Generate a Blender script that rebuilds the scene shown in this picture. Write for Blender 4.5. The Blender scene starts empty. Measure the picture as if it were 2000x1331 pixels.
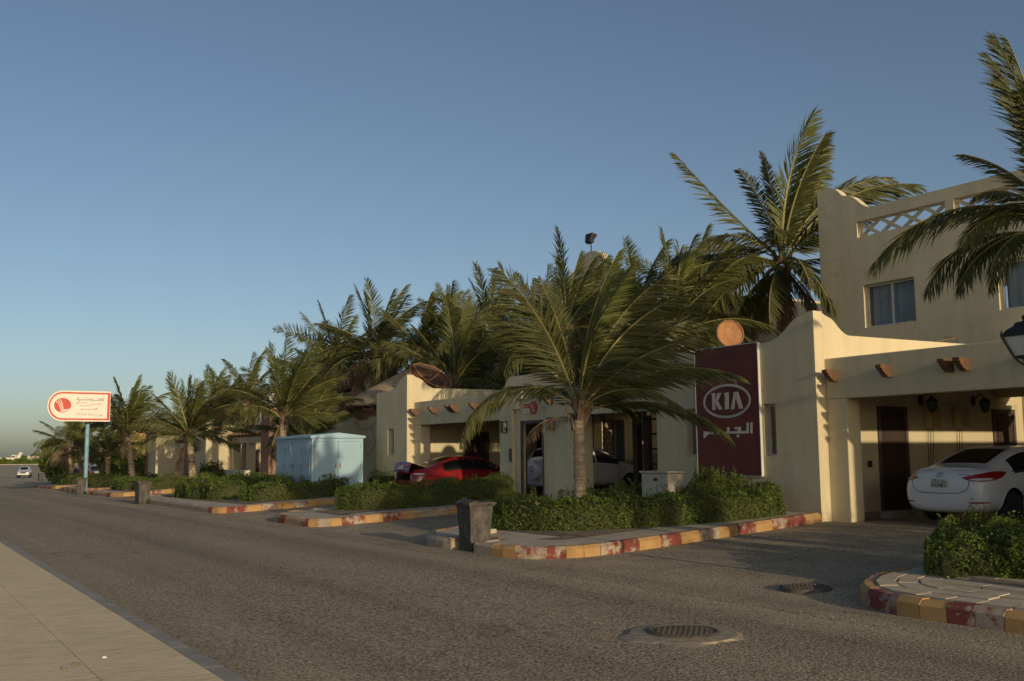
import bpy, bmesh, math, random
import numpy as np
from mathutils import Vector, Matrix
from mathutils.geometry import tessellate_polygon
from mathutils.bvhtree import BVHTree

SC = bpy.context.scene
COL = SC.collection
D2R = math.radians

# ---------------------------------------------------------------- camera
CAM_H = 1.66
_p, _r, _y = D2R(6.47), D2R(0.53), D2R(32.6)
_F0 = Vector((math.sin(_y), math.cos(_y), 0)); _R0 = Vector((math.cos(_y), -math.sin(_y), 0)); _U0 = Vector((0, 0, 1))
_F = _F0 * math.cos(_p) + _U0 * math.sin(_p); _U = _U0 * math.cos(_p) - _F0 * math.sin(_p)
_Rc = _R0 * math.cos(_r) - _U * math.sin(_r); _Uc = _U * math.cos(_r) + _R0 * math.sin(_r)
cam_data = bpy.data.cameras.new('camera'); cam = bpy.data.objects.new('camera', cam_data); COL.objects.link(cam)
cam_data.sensor_width = 36.0; cam_data.lens = 1950 / 2000 * 36; cam_data.clip_start = 0.1; cam_data.clip_end = 6000
cam.matrix_world = Matrix(((_Rc.x, _Uc.x, -_F.x, 0), (_Rc.y, _Uc.y, -_F.y, 0), (_Rc.z, _Uc.z, -_F.z, CAM_H), (0, 0, 0, 1)))
SC.camera = cam

# ---------------------------------------------------------------- sky, sun, exposure
SUN_EL, SUN_AZ = 10.8, 1.9          # elevation; heading of the light off the road axis
world = bpy.data.worlds.new('World'); SC.world = world; world.use_nodes = True
wn = world.node_tree.nodes; wl = world.node_tree.links
bg = wn['Background']; sky = wn.new('ShaderNodeTexSky'); sky.sky_type = 'NISHITA'; sky.sun_disc = False
sky.sun_elevation = D2R(SUN_EL); sky.sun_rotation = D2R(180 + SUN_AZ)
sky.altitude = 0; sky.air_density = .70; sky.dust_density = 1.5; sky.ozone_density = 1.55
wb = wn.new('ShaderNodeMix'); wb.data_type = 'RGBA'; wb.blend_type = 'MULTIPLY'; wb.inputs[0].default_value = 1; wb.inputs[7].default_value = (1.07, .99, .895, 1)   # warm white balance
wl.new(sky.outputs[0], wb.inputs[6]); wl.new(wb.outputs[2], bg.inputs[0]); bg.inputs[1].default_value = 0.118
sun_d = bpy.data.lights.new('sun', 'SUN'); sun_d.energy = 2.9; sun_d.angle = D2R(0.53); sun_d.color = (1.0, 0.80, 0.53)
sun = bpy.data.objects.new('sun', sun_d); COL.objects.link(sun)
_L = Vector((math.sin(D2R(SUN_AZ)) * math.cos(D2R(SUN_EL)), math.cos(D2R(SUN_AZ)) * math.cos(D2R(SUN_EL)), -math.sin(D2R(SUN_EL))))
sun.rotation_euler = _L.to_track_quat('-Z', 'Y').to_euler(); sun.location = (0, -40, 30)
SC.view_settings.view_transform = 'Standard'; SC.view_settings.look = 'None'
SC.view_settings.exposure = 0.0; SC.view_settings.gamma = 1.0; SC.view_settings.use_curve_mapping = False
SC.render.engine = 'CYCLES'
SC.cycles.max_bounces = 6; SC.cycles.transparent_max_bounces = 8; SC.cycles.use_denoising = True

# ---------------------------------------------------------------- helpers
def lerp(a, b, t): return a + (b - a) * t
def sstep(a, b, x):
    t = min(1, max(0, (x - a) / (b - a))); return t * t * (3 - 2 * t)
def road_z(Y):
    if Y < 45: return -.08 - .002 * Y
    return -.17 - .0098 * (min(Y, 160) - 45)
def grd(X, Y):
    r = min(1, max(0, (X - 9.4) / 7.2)) * .32
    return road_z(Y) + r * (1 - sstep(70, 100, Y))

KH = .20                           # height of the painted kerbs
class MB:
    """collects raw geometry for one mesh object"""
    def __init__(s): s.v = []; s.f = []; s.m = []
    def add(s, vs, fs, mi=0):
        o = len(s.v); s.v += [tuple(x) for x in vs]; s.f += [tuple(i + o for i in f) for f in fs]; s.m += [mi] * len(fs); return s
    def box(s, x0, x1, y0, y1, z0, z1, mi=0):
        vs = [(x0, y0, z0), (x1, y0, z0), (x1, y1, z0), (x0, y1, z0), (x0, y0, z1), (x1, y0, z1), (x1, y1, z1), (x0, y1, z1)]
        return s.add(vs, [(0, 3, 2, 1), (4, 5, 6, 7), (0, 1, 5, 4), (1, 2, 6, 5), (2, 3, 7, 6), (3, 0, 4, 7)], mi)
    def hexa(s, vs, mi=0):
        return s.add(vs, [(0, 3, 2, 1), (4, 5, 6, 7), (0, 1, 5, 4), (1, 2, 6, 5), (2, 3, 7, 6), (3, 0, 4, 7)], mi)
    def tube(s, pts, rad, n=8, mi=0, caps=True):
        pts = [Vector(p) for p in pts]
        if not hasattr(rad, '__len__'): rad = [rad] * len(pts)
        vs = []; prev = None
        for i, p in enumerate(pts):
            t = (pts[min(i + 1, len(pts) - 1)] - pts[max(i - 1, 0)]).normalized()
            a = Vector((0, 0, 1)) if abs(t.z) < .9 else Vector((1, 0, 0))
            if prev is not None: a = prev
            u = t.cross(a).cross(t)
            u = u.normalized() if u.length > 1e-6 else t.orthogonal().normalized()
            w = t.cross(u); prev = u
            for k in range(n):
                an = 2 * math.pi * k / n; vs.append(p + (u * math.cos(an) + w * math.sin(an)) * rad[i])
        fs = [(i * n + k, i * n + (k + 1) % n, (i + 1) * n + (k + 1) % n, (i + 1) * n + k) for i in range(len(pts) - 1) for k in range(n)]
        if caps: fs += [tuple(range(n - 1, -1, -1)), tuple(range((len(pts) - 1) * n, len(pts) * n))]
        return s.add(vs, fs, mi)
    def lathe(s, prof, n=24, c=(0, 0, 0), ax='Z', mi=0):
        vs = []
        for r, h in prof:
            for k in range(n):
                a = 2 * math.pi * k / n; p = (r * math.cos(a), r * math.sin(a), h)
                if ax == 'Y': p = (p[0], h, p[1])
                if ax == 'X': p = (h, p[0], p[1])
                vs.append((p[0] + c[0], p[1] + c[1], p[2] + c[2]))
        fs = [(i * n + k, i * n + (k + 1) % n, (i + 1) * n + (k + 1) % n, (i + 1) * n + k) for i in range(len(prof) - 1) for k in range(n)]
        if prof[0][0] > 1e-6: fs.append(tuple(range(n - 1, -1, -1)))
        if prof[-1][0] > 1e-6: fs.append(tuple(range((len(prof) - 1) * n, len(prof) * n)))
        return s.add(vs, fs, mi)
    def plate(s, outer, holes, plane, p0, p1, mi=0):
        """polygon (a,z) with holes, extruded between p0 and p1 across plane 'X' (a is Y), 'Y' (a is X) or 'Z' (a,b are X,Y)"""
        def clean(L): return [Vector((a, b, 0)) for a, b in L]
        loops = [clean(outer)] + [clean(h) for h in holes]
        tris = tessellate_polygon(loops); flat = [p for l in loops for p in l]
        def P(a, b, q): return (q, a, b) if plane == 'X' else (a, q, b) if plane == 'Y' else (a, b, q)
        n = len(flat)
        vs = [P(p.x, p.y, p0) for p in flat] + [P(p.x, p.y, p1) for p in flat]
        fs = [tuple(t) for t in tris] + [tuple(i + n for i in reversed(t)) for t in tris]
        o = 0
        for l in loops:
            k = len(l); fs += [(o + i, o + (i + 1) % k, o + (i + 1) % k + n, o + i + n) for i in range(k)]; o += k
        return s.add(vs, fs, mi)
    def ribbon(s, pts, w, to3, mi=0):
        """flat stroke with mitred joints; to3 maps 2-D to 3-D"""
        P = [Vector((a, b)) for a, b in pts]; vs = []
        for i, p in enumerate(P):
            d0 = (P[i] - P[i - 1]).normalized() if i else None; d1 = (P[i + 1] - P[i]).normalized() if i < len(P) - 1 else None
            d = (d0 + d1) if d0 is not None and d1 is not None else (d0 if d1 is None else d1)
            d = d.normalized() if d.length > 1e-4 else d1
            nrm = Vector((-d.y, d.x)); k = 1.0
            if d0 is not None and d1 is not None: k = 1 / max(.6, abs(d.dot(d1)))
            ww = w[i] if hasattr(w, '__len__') else w
            vs += [to3(*(p + nrm * ww * .5 * k)), to3(*(p - nrm * ww * .5 * k))]
        return s.add(vs, [(2 * i, 2 * i + 1, 2 * i + 3, 2 * i + 2) for i in range(len(P) - 1)], mi)
    def xf(s, M):
        s.v = [tuple(M @ Vector(p)) for p in s.v]; return s
    def mesh(s, name, mats, smooth=False, recalc=True):
        me = bpy.data.meshes.new(name); me.from_pydata(s.v, [], s.f)
        for m in (mats if isinstance(mats, (list, tuple)) else [mats]): me.materials.append(m)
        me.polygons.foreach_set('material_index', s.m)
        if recalc:
            b = bmesh.new(); b.from_mesh(me); bmesh.ops.recalc_face_normals(b, faces=b.faces); b.to_mesh(me); b.free()
        if smooth: me.polygons.foreach_set('use_smooth', [True] * len(me.polygons))
        me.update(); return me
    def build(s, name, mats, parent=None, smooth=False, recalc=True, world=True):
        """world=True: the coordinates are world ones and get moved into the parent's frame"""
        if parent is not None and world:
            o = wloc(parent); s.v = [(a - o[0], b - o[1], c - o[2]) for a, b, c in s.v]
        return link(name, s.mesh(name, mats, smooth, recalc), parent)

def wloc(o):
    v = Vector((0, 0, 0))
    while o is not None: v = v + o.location; o = o.parent
    return v
def link(name, data, parent=None):
    o = bpy.data.objects.new(name, data); COL.objects.link(o)
    if parent is not None: o.parent = parent
    return o
def tag(o, label=None, cat=None, group=None, kind=None):
    if label: o['label'] = label
    if cat: o['category'] = cat
    if group: o['group'] = group
    if kind: o['kind'] = kind
    return o
def thing(name, loc, label, cat, group=None, rz=0):
    o = link(name, None); o.location = loc; o.rotation_euler = (0, 0, rz); o.empty_display_size = .2
    return tag(o, label, cat, group)
def copy_tree(o, parent=None):
    c = o.copy(); COL.objects.link(c)
    if parent is not None: c.parent = parent
    for ch in list(o.children): copy_tree(ch, c)
    return c
def smooth_angle(o, ang=35):
    me = o.data
    me.polygons.foreach_set('use_smooth', [True] * len(me.polygons))
    b = bmesh.new(); b.from_mesh(me)
    for e in b.edges: e.smooth = not (len(e.link_faces) == 2 and e.calc_face_angle(0) > D2R(ang))
    b.to_mesh(me); b.free(); return o
def bevel(o, w=.02, seg=2, ang=40):
    m = o.modifiers.new('bevel', 'BEVEL'); m.width = w; m.segments = seg; m.limit_method = 'ANGLE'; m.angle_limit = D2R(ang); return o

# ---------------------------------------------------------------- materials
class NT:
    def __init__(s, name):
        s.m = bpy.data.materials.new(name); s.m.use_nodes = True; s.t = s.m.node_tree; s.b = s.t.nodes['Principled BSDF']; s.pos = None
    def n(s, t, **k):
        x = s.t.nodes.new(t)
        for a, v in k.items(): setattr(x, a, v)
        return x
    def l(s, a, b): s.t.links.new(a, b)
    def P(s, sx=1, sy=1, sz=1, obj=False):
        if obj: src = s.n('ShaderNodeTexCoord').outputs['Object']
        else: src = s.n('ShaderNodeNewGeometry').outputs['Position']
        mp = s.n('ShaderNodeMapping'); mp.inputs['Scale'].default_value = (sx, sy, sz); s.l(src, mp.inputs[0]); return mp.outputs[0]
    def noise(s, vec, scale, detail=4, rough=.55):
        x = s.n('ShaderNodeTexNoise'); x.inputs['Scale'].default_value = scale; x.inputs['Detail'].default_value = detail; x.inputs['Roughness'].default_value = rough
        s.l(vec, x.inputs['Vector']); return x.outputs['Fac']
    def ramp(s, fac, stops):
        r = s.n('ShaderNodeValToRGB'); e = r.color_ramp.elements
        while len(e) < len(stops): e.new(.5)
        for i, (p, c) in enumerate(stops): e[i].position = p; e[i].color = (*c, 1) if len(c) == 3 else c
        s.l(fac, r.inputs[0]); return r.outputs[0]
    def mix(s, fac, a, b, mode='MIX'):
        x = s.n('ShaderNodeMix', data_type='RGBA', blend_type=mode)
        for v, i in ((fac, 0), (a, 6), (b, 7)):
            if isinstance(v, (int, float)): x.inputs[i].default_value = v
            elif isinstance(v, tuple): x.inputs[i].default_value = (*v, 1)
            else: s.l(v, x.inputs[i])
        return x.outputs[2]
    def cracks(s, vec, scale, width, mask):
        """thin wandering lines: 1 away from a crack, 0 on it"""
        nz = s.n('ShaderNodeTexNoise'); nz.inputs['Scale'].default_value = scale * 3.5; nz.inputs['Detail'].default_value = 4; s.l(vec, nz.inputs['Vector'])
        sc = s.n('ShaderNodeVectorMath', operation='SCALE'); sc.inputs[3].default_value = .55 / scale; s.l(nz.outputs['Color'], sc.inputs[0])
        ad = s.n('ShaderNodeVectorMath', operation='ADD'); s.l(vec, ad.inputs[0]); s.l(sc.outputs[0], ad.inputs[1])
        vo = s.n('ShaderNodeTexVoronoi', feature='DISTANCE_TO_EDGE'); vo.inputs['Scale'].default_value = scale; s.l(ad.outputs[0], vo.inputs['Vector'])
        line = s.ramp(vo.outputs['Distance'], [(width * .35, (0, 0, 0)), (width, (1, 1, 1))]); m = s.ramp(s.noise(vec, scale * .9, 3), [(mask, (1, 1, 1)), (mask + .06, (0, 0, 0))])
        return s.mix(1, line, m, 'LIGHTEN')
    def math(s, op, a, b=None):
        x = s.n('ShaderNodeMath', operation=op)
        for i, v in enumerate((a, b)):
            if v is None: continue
            if isinstance(v, (int, float)): x.inputs[i].default_value = v
            else: s.l(v, x.inputs[i])
        return x.outputs[0]
    def bump(s, h, strength=.3, dist=.01, bev=0):
        x = s.n('ShaderNodeBump'); x.inputs['Strength'].default_value = strength; x.inputs['Distance'].default_value = dist; s.l(h, x.inputs['Height'])
        if bev:
            b = s.n('ShaderNodeBevel'); b.samples = 3; b.inputs[0].default_value = bev; s.l(b.outputs[0], x.inputs['Normal'])
        s.l(x.outputs[0], s.b.inputs['Normal'])
    def col(s, c):
        if isinstance(c, tuple): s.b.inputs['Base Color'].default_value = (*c, 1)
        else: s.l(c, s.b.inputs['Base Color'])
    def set(s, **k):
        for a, v in k.items(): s.b.inputs[a.replace('_', ' ')].default_value = v
        return s

def simple(name, c, rough=.6, var=.25, scale=6, bump=0, metal=0, obj=False, coat=0, spec=.5):
    t = NT(name); v = t.P(obj=obj); n = t.noise(v, scale, 5)
    lo = tuple(x * (1 - var) for x in c); hi = tuple(min(1, x * (1 + var)) for x in c)
    t.col(t.ramp(n, [(.3, lo), (.7, hi)])); t.set(Roughness=rough, Metallic=metal, Coat_Weight=coat, Specular_IOR_Level=spec)
    if bump: t.bump(t.noise(v, scale * 5, 4), bump, .01)
    return t.m

def m_stucco(name, c, c2):
    t = NT(name); v = t.P(); big = t.noise(v, .55, 5, .6); streak = t.noise(t.P(1.3, 1.3, .13), 1.9, 6, .7); fine = t.noise(v, 38, 3, .6)
    a = t.ramp(big, [(.3, c2), (.62, c)]); st = t.ramp(streak, [(.36, (.80, .79, .77)), (.56, (1, 1, 1))])
    col = t.mix(.5, a, st, 'MULTIPLY'); f = t.ramp(fine, [(.25, (.93, .93, .93)), (.7, (1.03, 1.03, 1.03))])
    col = t.mix(.16, col, t.cracks(v, .42, .010, .53), 'MULTIPLY'); col = t.mix(.6, col, t.ramp(t.noise(v, 1.7, 6, .7), [(.28, (.80, .78, .74)), (.42, (1, 1, 1)), (.66, (1, 1, 1)), (.78, (1.07, 1.07, 1.06))]), 'MULTIPLY')
    t.col(t.mix(1.0, col, f, 'MULTIPLY')); t.set(Roughness=.92, Specular_IOR_Level=.2)
    h = t.math('ADD', t.math('MULTIPLY', t.noise(v, 3.0, 4), 1.6), t.math('MULTIPLY', fine, .5))
    t.bump(h, .16, .01, .02); return t.m
M = {}
M['stucco'] = m_stucco('cream_stucco', (.69, .605, .405), (.61, .53, .345))
M['stucco_tan'] = m_stucco('tan_stucco', (.53, .40, .25), (.46, .35, .22))
M['stucco_ochre'] = m_stucco('ochre_stucco', (.62, .40, .15), (.52, .33, .12))
M['stucco_pink'] = m_stucco('brown_pink_stucco', (.36, .23, .17), (.30, .19, .14))
M['stucco_white'] = m_stucco('white_stucco', (.72, .68, .58), (.64, .6, .5))

def m_asphalt(name, dust):
    t = NT(name); v = t.P()
    peb = t.noise(v, 34, 4, .74); vor = t.n('ShaderNodeTexVoronoi'); vor.inputs['Scale'].default_value = 55; t.l(v, vor.inputs['Vector'])
    big = t.noise(t.P(.5, .06, 1), 1.1, 4, .6); lanes = t.noise(t.P(.85, .012, 1), 1.0, 2, .5); patch = t.noise(v, .9, 5, .65)
    base = t.ramp(peb, [(.37, (.055, .047, .036)), (.46, (.20, .17, .122)), (.53, (.37, .31, .218)), (.64, (.60, .50, .35))])
    dusty = t.ramp(peb, [(.38, (.18, .15, .105)), (.48, (.43, .36, .25)), (.62, (.60, .50, .35))])
    if dust == 'road':
        sx = t.n('ShaderNodeSeparateXYZ'); t.l(v, sx.inputs[0])
        e = t.n('ShaderNodeMapRange'); e.inputs[1].default_value = 7.7; e.inputs[2].default_value = 8.9; t.l(sx.outputs[0], e.inputs[0])
        e2 = t.n('ShaderNodeMapRange'); e2.inputs[1].default_value = 4.2; e2.inputs[2].default_value = 2.6; t.l(sx.outputs[0], e2.inputs[0])
        ed = t.math('MAXIMUM', e.outputs[0], t.math('MULTIPLY', e2.outputs[0], .8))
        fac = t.math('MULTIPLY', t.math('ADD', ed, t.math('MULTIPLY', t.math('SUBTRACT', patch, .45), 1.2)), .85); fac = t.n('ShaderNodeClamp').inputs[0] if False else fac
        cl = t.n('ShaderNodeClamp'); t.l(fac, cl.inputs[0]); fac = cl.outputs[0]
    else:
        cl = t.n('ShaderNodeClamp'); t.l(t.math('MULTIPLY', t.math('SUBTRACT', patch, .36), 2.2), cl.inputs[0]); fac = cl.outputs[0]
    c = t.mix(fac, base, dusty)
    dk = t.ramp(lanes, [(.36, (.82, .81, .80)), (.62, (1.05, 1.04, 1.02))])
    c = t.mix(1.0, c, dk, 'MULTIPLY'); c = t.mix(.8, c, t.ramp(big, [(.35, (.86, .85, .83)), (.62, (1.05, 1.04, 1.02))]), 'MULTIPLY')
    c = t.mix(.30, c, t.cracks(v, .30, .012, .52), 'MULTIPLY')
    oil = t.noise(t.P(1.3, .55, 1), .8, 6, .7); c = t.mix(.9, c, t.ramp(oil, [(.27, (.52, .51, .50)), (.36, (1, 1, 1)), (.64, (1, 1, 1)), (.74, (1.16, 1.14, 1.1))]), 'MULTIPLY')
    t.col(c); t.set(Roughness=.93, Specular_IOR_Level=.25)
    h = t.math('ADD', t.math('MULTIPLY', peb, 1.0), t.math('MULTIPLY', vor.outputs['Distance'], .55)); t.bump(h, .7, .014); return t.m
M['road'] = m_asphalt('dusty_asphalt', 'road'); M['drive'] = m_asphalt('driveway_asphalt', 'drive')

def m_sand():
    t = NT('sand'); v = t.P(); n = t.noise(v, .35, 6, .6); t.col(t.ramp(n, [(.3, (.25, .20, .13)), (.7, (.36, .30, .205))]))
    t.set(Roughness=.95); t.bump(t.noise(v, 12, 5), .4, .02); return t.m
M['sand'] = m_sand()
def m_slab():
    t = NT('sandy_concrete_slab'); v = t.P(); n = t.noise(v, .8, 6, .6); rip = t.noise(t.P(3, 16, 3, ) if False else t.P(2.2, 17, 3), 1.4, 5, .6); sp = t.noise(v, 26, 3, .6)
    c = t.ramp(n, [(.3, (.70, .57, .365)), (.7, (.81, .655, .43))]); c = t.mix(.7, c, t.ramp(rip, [(.36, (.70, .68, .65)), (.5, (.96, .95, .93)), (.64, (1.08, 1.07, 1.04))]), 'MULTIPLY')
    c = t.mix(.9, c, t.ramp(sp, [(.27, (.45, .42, .38)), (.34, (1, 1, 1))]), 'MULTIPLY')
    t.col(c); t.set(Roughness=.95, Specular_IOR_Level=.2); t.bump(t.math('ADD', t.math('MULTIPLY', rip, 1.2), t.math('MULTIPLY', sp, .4)), .5, .012); return t.m
M['slab'] = m_slab()
M['kerb_grey'] = simple('grey_kerb', (.28, .26, .225), .9, .18, 4, .25)
M['concrete'] = simple('dusty_concrete', (.42, .365, .275), .95, .2, 3, .35)
M['paver'] = simple('dusty_paver', (.47, .395, .285), .95, .16, 5, .3)
M['soil'] = simple('dry_soil', (.20, .15, .10), 1, .35, 8, .6)
def m_kerb(name, c, chip):
    t = NT(name); v = t.P(); n = t.noise(v, 5.5, 8, .72); d = t.noise(v, 2.2, 5, .65); f = t.noise(v, 45, 3, .6)
    conc = t.ramp(f, [(.3, (.30, .25, .18)), (.7, (.43, .37, .28))])
    msk = t.ramp(n, [(chip, (0, 0, 0)), (chip + .10, (1, 1, 1))])
    p = t.mix(.8, c, t.ramp(d, [(.33, (.62, .60, .57)), (.6, (1.1, 1.1, 1.1))]), 'MULTIPLY')
    t.col(t.mix(msk, conc, p)); t.set(Roughness=.85, Specular_IOR_Level=.3); t.bump(t.math('ADD', f, t.math('MULTIPLY', msk, .4)), .35, .008, .012); return t.m
M['kerb_red'] = m_kerb('worn_red_kerb_paint', (.22, .058, .047), .40)
M['kerb_red_worn'] = m_kerb('flaking_red_kerb_paint', (.26, .07, .057), .49)
M['kerb_yellow'] = m_kerb('worn_yellow_kerb_paint', (.44, .265, .105), .34)
M['kerb_bare'] = m_kerb('bare_kerb_concrete', (.33, .27, .2), .45)

def m_leaf(name, c, c2, trans=.3, dry=False):
    t = NT(name); oi = t.n('ShaderNodeObjectInfo'); v = t.P(); n = t.noise(v, 2.3, 3, .6); n2 = t.noise(v, 31, 2, .5)
    a = t.ramp(t.math('ADD', t.math('MULTIPLY', n, .6), t.math('MULTIPLY', n2, .4)), [(.33, c), (.64, c2)])
    if dry: a = t.mix(t.ramp(t.noise(v, 1.1, 4, .65), [(.60, (0, 0, 0)), (.72, (.75, .75, .75))]), a, (.17, .125, .045))
    t.col(a); t.set(Roughness=.5, Specular_IOR_Level=.35)
    tr = t.n('ShaderNodeBsdfTranslucent'); t.l(a, tr.inputs[0]); mx = t.n('ShaderNodeMixShader'); mx.inputs[0].default_value = trans
    out = t.t.nodes['Material Output']; t.l(t.b.outputs[0], mx.inputs[1]); t.l(tr.outputs[0], mx.inputs[2]); t.l(mx.outputs[0], out.inputs[0]); return t.m
M['palm_leaf'] = m_leaf('palm_leaflet', (.062, .072, .020), (.135, .138, .042), .3)
M['palm_young'] = m_leaf('young_palm_leaflet', (.085, .105, .022), (.15, .165, .045), .3)
M['palm_dead'] = m_leaf('dry_palm_leaflet', (.15, .10, .055), (.26, .19, .11), .15)
M['palm_rib'] = simple('palm_midrib', (.25, .22, .075), .6, .2, 4)
M['palm_rib_dead'] = simple('dry_midrib', (.24, .16, .09), .8, .2, 4)
M['boot'] = simple('palm_leaf_base', (.16, .11, .07), .9, .4, 9, .5)
def m_trunk():
    t = NT('palm_trunk'); v = t.P(1, 1, 1, True); ring = t.noise(t.P(1.2, 1.2, 15, True), 1.5, 4, .6); n = t.noise(v, 7, 5, .65)
    c = t.ramp(n, [(.3, (.24, .19, .135)), (.7, (.47, .385, .275))]); c = t.mix(.8, c, t.ramp(ring, [(.38, (.5, .47, .43)), (.56, (1.08, 1.05, 1))]), 'MULTIPLY')
    t.col(c); t.set(Roughness=.95); t.bump(t.math('ADD', ring, t.math('MULTIPLY', n, .6)), .9, .03); return t.m
M['trunk'] = m_trunk()
M['hedge_leaf'] = m_leaf('hedge_leaf', (.068, .114, .017), (.162, .215, .037), .35, True)
M['hedge_lime'] = m_leaf('lime_bush_leaf', (.075, .115, .012), (.16, .20, .03), .3)
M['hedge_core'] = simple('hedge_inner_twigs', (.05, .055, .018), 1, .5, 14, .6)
M['twig'] = simple('twig', (.17, .12, .07), .9, .3, 10)
M['thatch'] = simple('grey_thatch', (.40, .31, .20), 1, .35, 9, .8)
M['brick'] = simple('red_brown_brick', (.27, .135, .085), .95, .3, 7, .4)
M['mortar'] = simple('brick_mortar', (.30, .25, .19), .95, .2, 9, .3)
def m_wood(name, a, b):
    t = NT(name); w = t.noise(t.P(2, 2, .25, True), 9, 6, .65); t.col(t.ramp(w, [(.3, a), (.7, b)])); t.set(Roughness=.7); t.bump(w, .3, .006); return t.m
M['wood'] = m_wood('brown_timber', (.085, .042, .02), (.20, .10, .045))
M['door'] = m_wood('dark_brown_door', (.028, .017, .013), (.062, .036, .026))
M['frame_brown'] = m_wood('brown_door_frame', (.07, .048, .04), (.13, .09, .075))
M['white_frame'] = simple('white_aluminium', (.62, .60, .56), .45, .08, 4)
M['curtain'] = simple('pale_blue_curtain', (.42, .50, .52), .9, .15, 2)
M['dark_room'] = simple('dark_interior', (.035, .032, .028), .9, .3, 3)
def m_glass(name, c, alpha):
    t = NT(name); t.col(c); t.set(Roughness=.06, Alpha=alpha, Specular_IOR_Level=.6); n = t.noise(t.P(), 5, 3); t.l(t.ramp(n, [(.3, (.04,) * 3), (.7, (.10,) * 3)]), t.b.inputs['Roughness']); return t.m
M['pane'] = m_glass('window_glass', (.03, .035, .035), .16)
M['car_glass'] = m_glass('tinted_car_glass', (.012, .013, .013), .97)
M['lamp_glass'] = simple('frosted_lamp_glass', (.55, .57, .56), .35, .08, 5)
M['lamp_dark'] = simple('dim_lantern_glass', (.10, .10, .09), .5, .1, 5)
M['black_iron'] = simple('black_iron', (.022, .02, .018), .5, .4, 9, .2, .3)
M['banner_red'] = simple('maroon_banner_sheet', (.14, .028, .018), .65, .14, 1.2)
M['print_grey'] = simple('pale_grey_print', (.58, .55, .50), .7, .1, 3)
M['sign_white'] = simple('white_sign_board', (.74, .69, .60), .6, .07, 2)
M['sign_red'] = simple('sign_red_print', (.52, .06, .035), .6, .1, 4)
M['mast_red'] = simple('hazed_mast_red', (.48, .22, .19), .6, .1, 4)  # distance haze put into the mast's red as a paler tone
M['sign_grey'] = simple('sign_grey_print', (.20, .19, .18), .7, .1, 4)
M['pole_blue'] = simple('pale_blue_pole', (.19, .33, .41), .6, .2, 3)
M['cab_blue'] = simple('pale_blue_cabinet_paint', (.30, .46, .56), .5, .08, 1.2)
M['cab_seam'] = simple('cabinet_seam', (.14, .21, .24), .7, .2, 5)
M['cab_cream'] = simple('cream_cabinet_plastic', (.50, .47, .38), .6, .1, 3)
M['bin'] = None
def m_bin():
    t = NT('grimy_bin_plastic'); v = t.P(1, 1, .6, True); n = t.noise(v, 5, 7, .72); n2 = t.noise(t.P(1, 1, 1, True), 22, 4, .6)
    c = t.ramp(n, [(.36, (.03, .028, .026)), (.50, (.066, .060, .050)), (.64, (.12, .105, .08)), (.80, (.23, .20, .145))])
    t.col(t.mix(.6, c, t.ramp(n2, [(.3, (.6, .6, .6)), (.65, (1.1, 1.1, 1.1))]), 'MULTIPLY')); t.set(Roughness=.75); t.bump(n2, .25, .008); return t.m
M['bin'] = m_bin()
M['rubber'] = simple('black_rubber', (.02, .02, .02), .85, .3, 9, .2)
M['bag'] = simple('dark_rubbish_bag', (.03, .03, .035), .35, .3, 9, .3)
M['alloy'] = simple('alloy_wheel', (.42, .42, .43), .35, .1, 6, 0, .8)
M['rust'] = simple('rusty_dish_face', (.42, .20, .085), .8, .32, 5, .25, .2)
M['rust_dark'] = simple('dark_rusty_mesh', (.085, .045, .028), .8, .3, 6, .25, .2)
M['rust_rib'] = simple('rusty_steel_rib', (.30, .16, .085), .8, .3, 9, .3, .2)
M['iron_cover'] = simple('cast_iron_cover', (.11, .095, .075), .75, .35, 10, .3, .3)
M['cream_box'] = simple('cream_box', (.50, .38, .18), .6, .1, 3)
def m_paint(name, c, dirt=.12, rough=.3):
    t = NT(name); n = t.noise(t.P(obj=True), 2.2, 6, .65); dust = tuple(lerp(x, y, .5) for x, y in zip(c, (.32, .27, .2)))
    t.col(t.mix(t.ramp(n, [(.4, (0, 0, 0)), (.8, (dirt * 3,) * 3)]), c, dust)); t.set(Roughness=rough, Coat_Weight=.6, Coat_Roughness=.12); return t.m
M['paint_white'] = m_paint('white_car_paint', (.66, .67, .68)); M['paint_red'] = m_paint('red_car_paint', (.24, .008, .012), .05, .2)
M['paint_silver'] = m_paint('silver_car_paint', (.42, .43, .44)); M['paint_dark'] = m_paint('dark_car_paint', (.02, .02, .024))
M['car_trim'] = simple('black_car_trim', (.015, .015, .016), .6, .2, 9)
M['tail_red'] = simple('red_lamp_lens', (.28, .012, .015), .15, .15, 9, 0, 0, False, .7)
M['lens_clear'] = simple('clear_lamp_lens', (.62, .60, .58), .12, .1, 9, 0, 0, False, .7)
M['chrome'] = simple('chrome', (.55, .55, .56), .2, .05, 4, 0, 1)
M['plate'] = simple('number_plate', (.56, .54, .46), .5, .06, 5)
M['ink'] = simple('black_print', (.02, .02, .02), .6, .1, 5)
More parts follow.
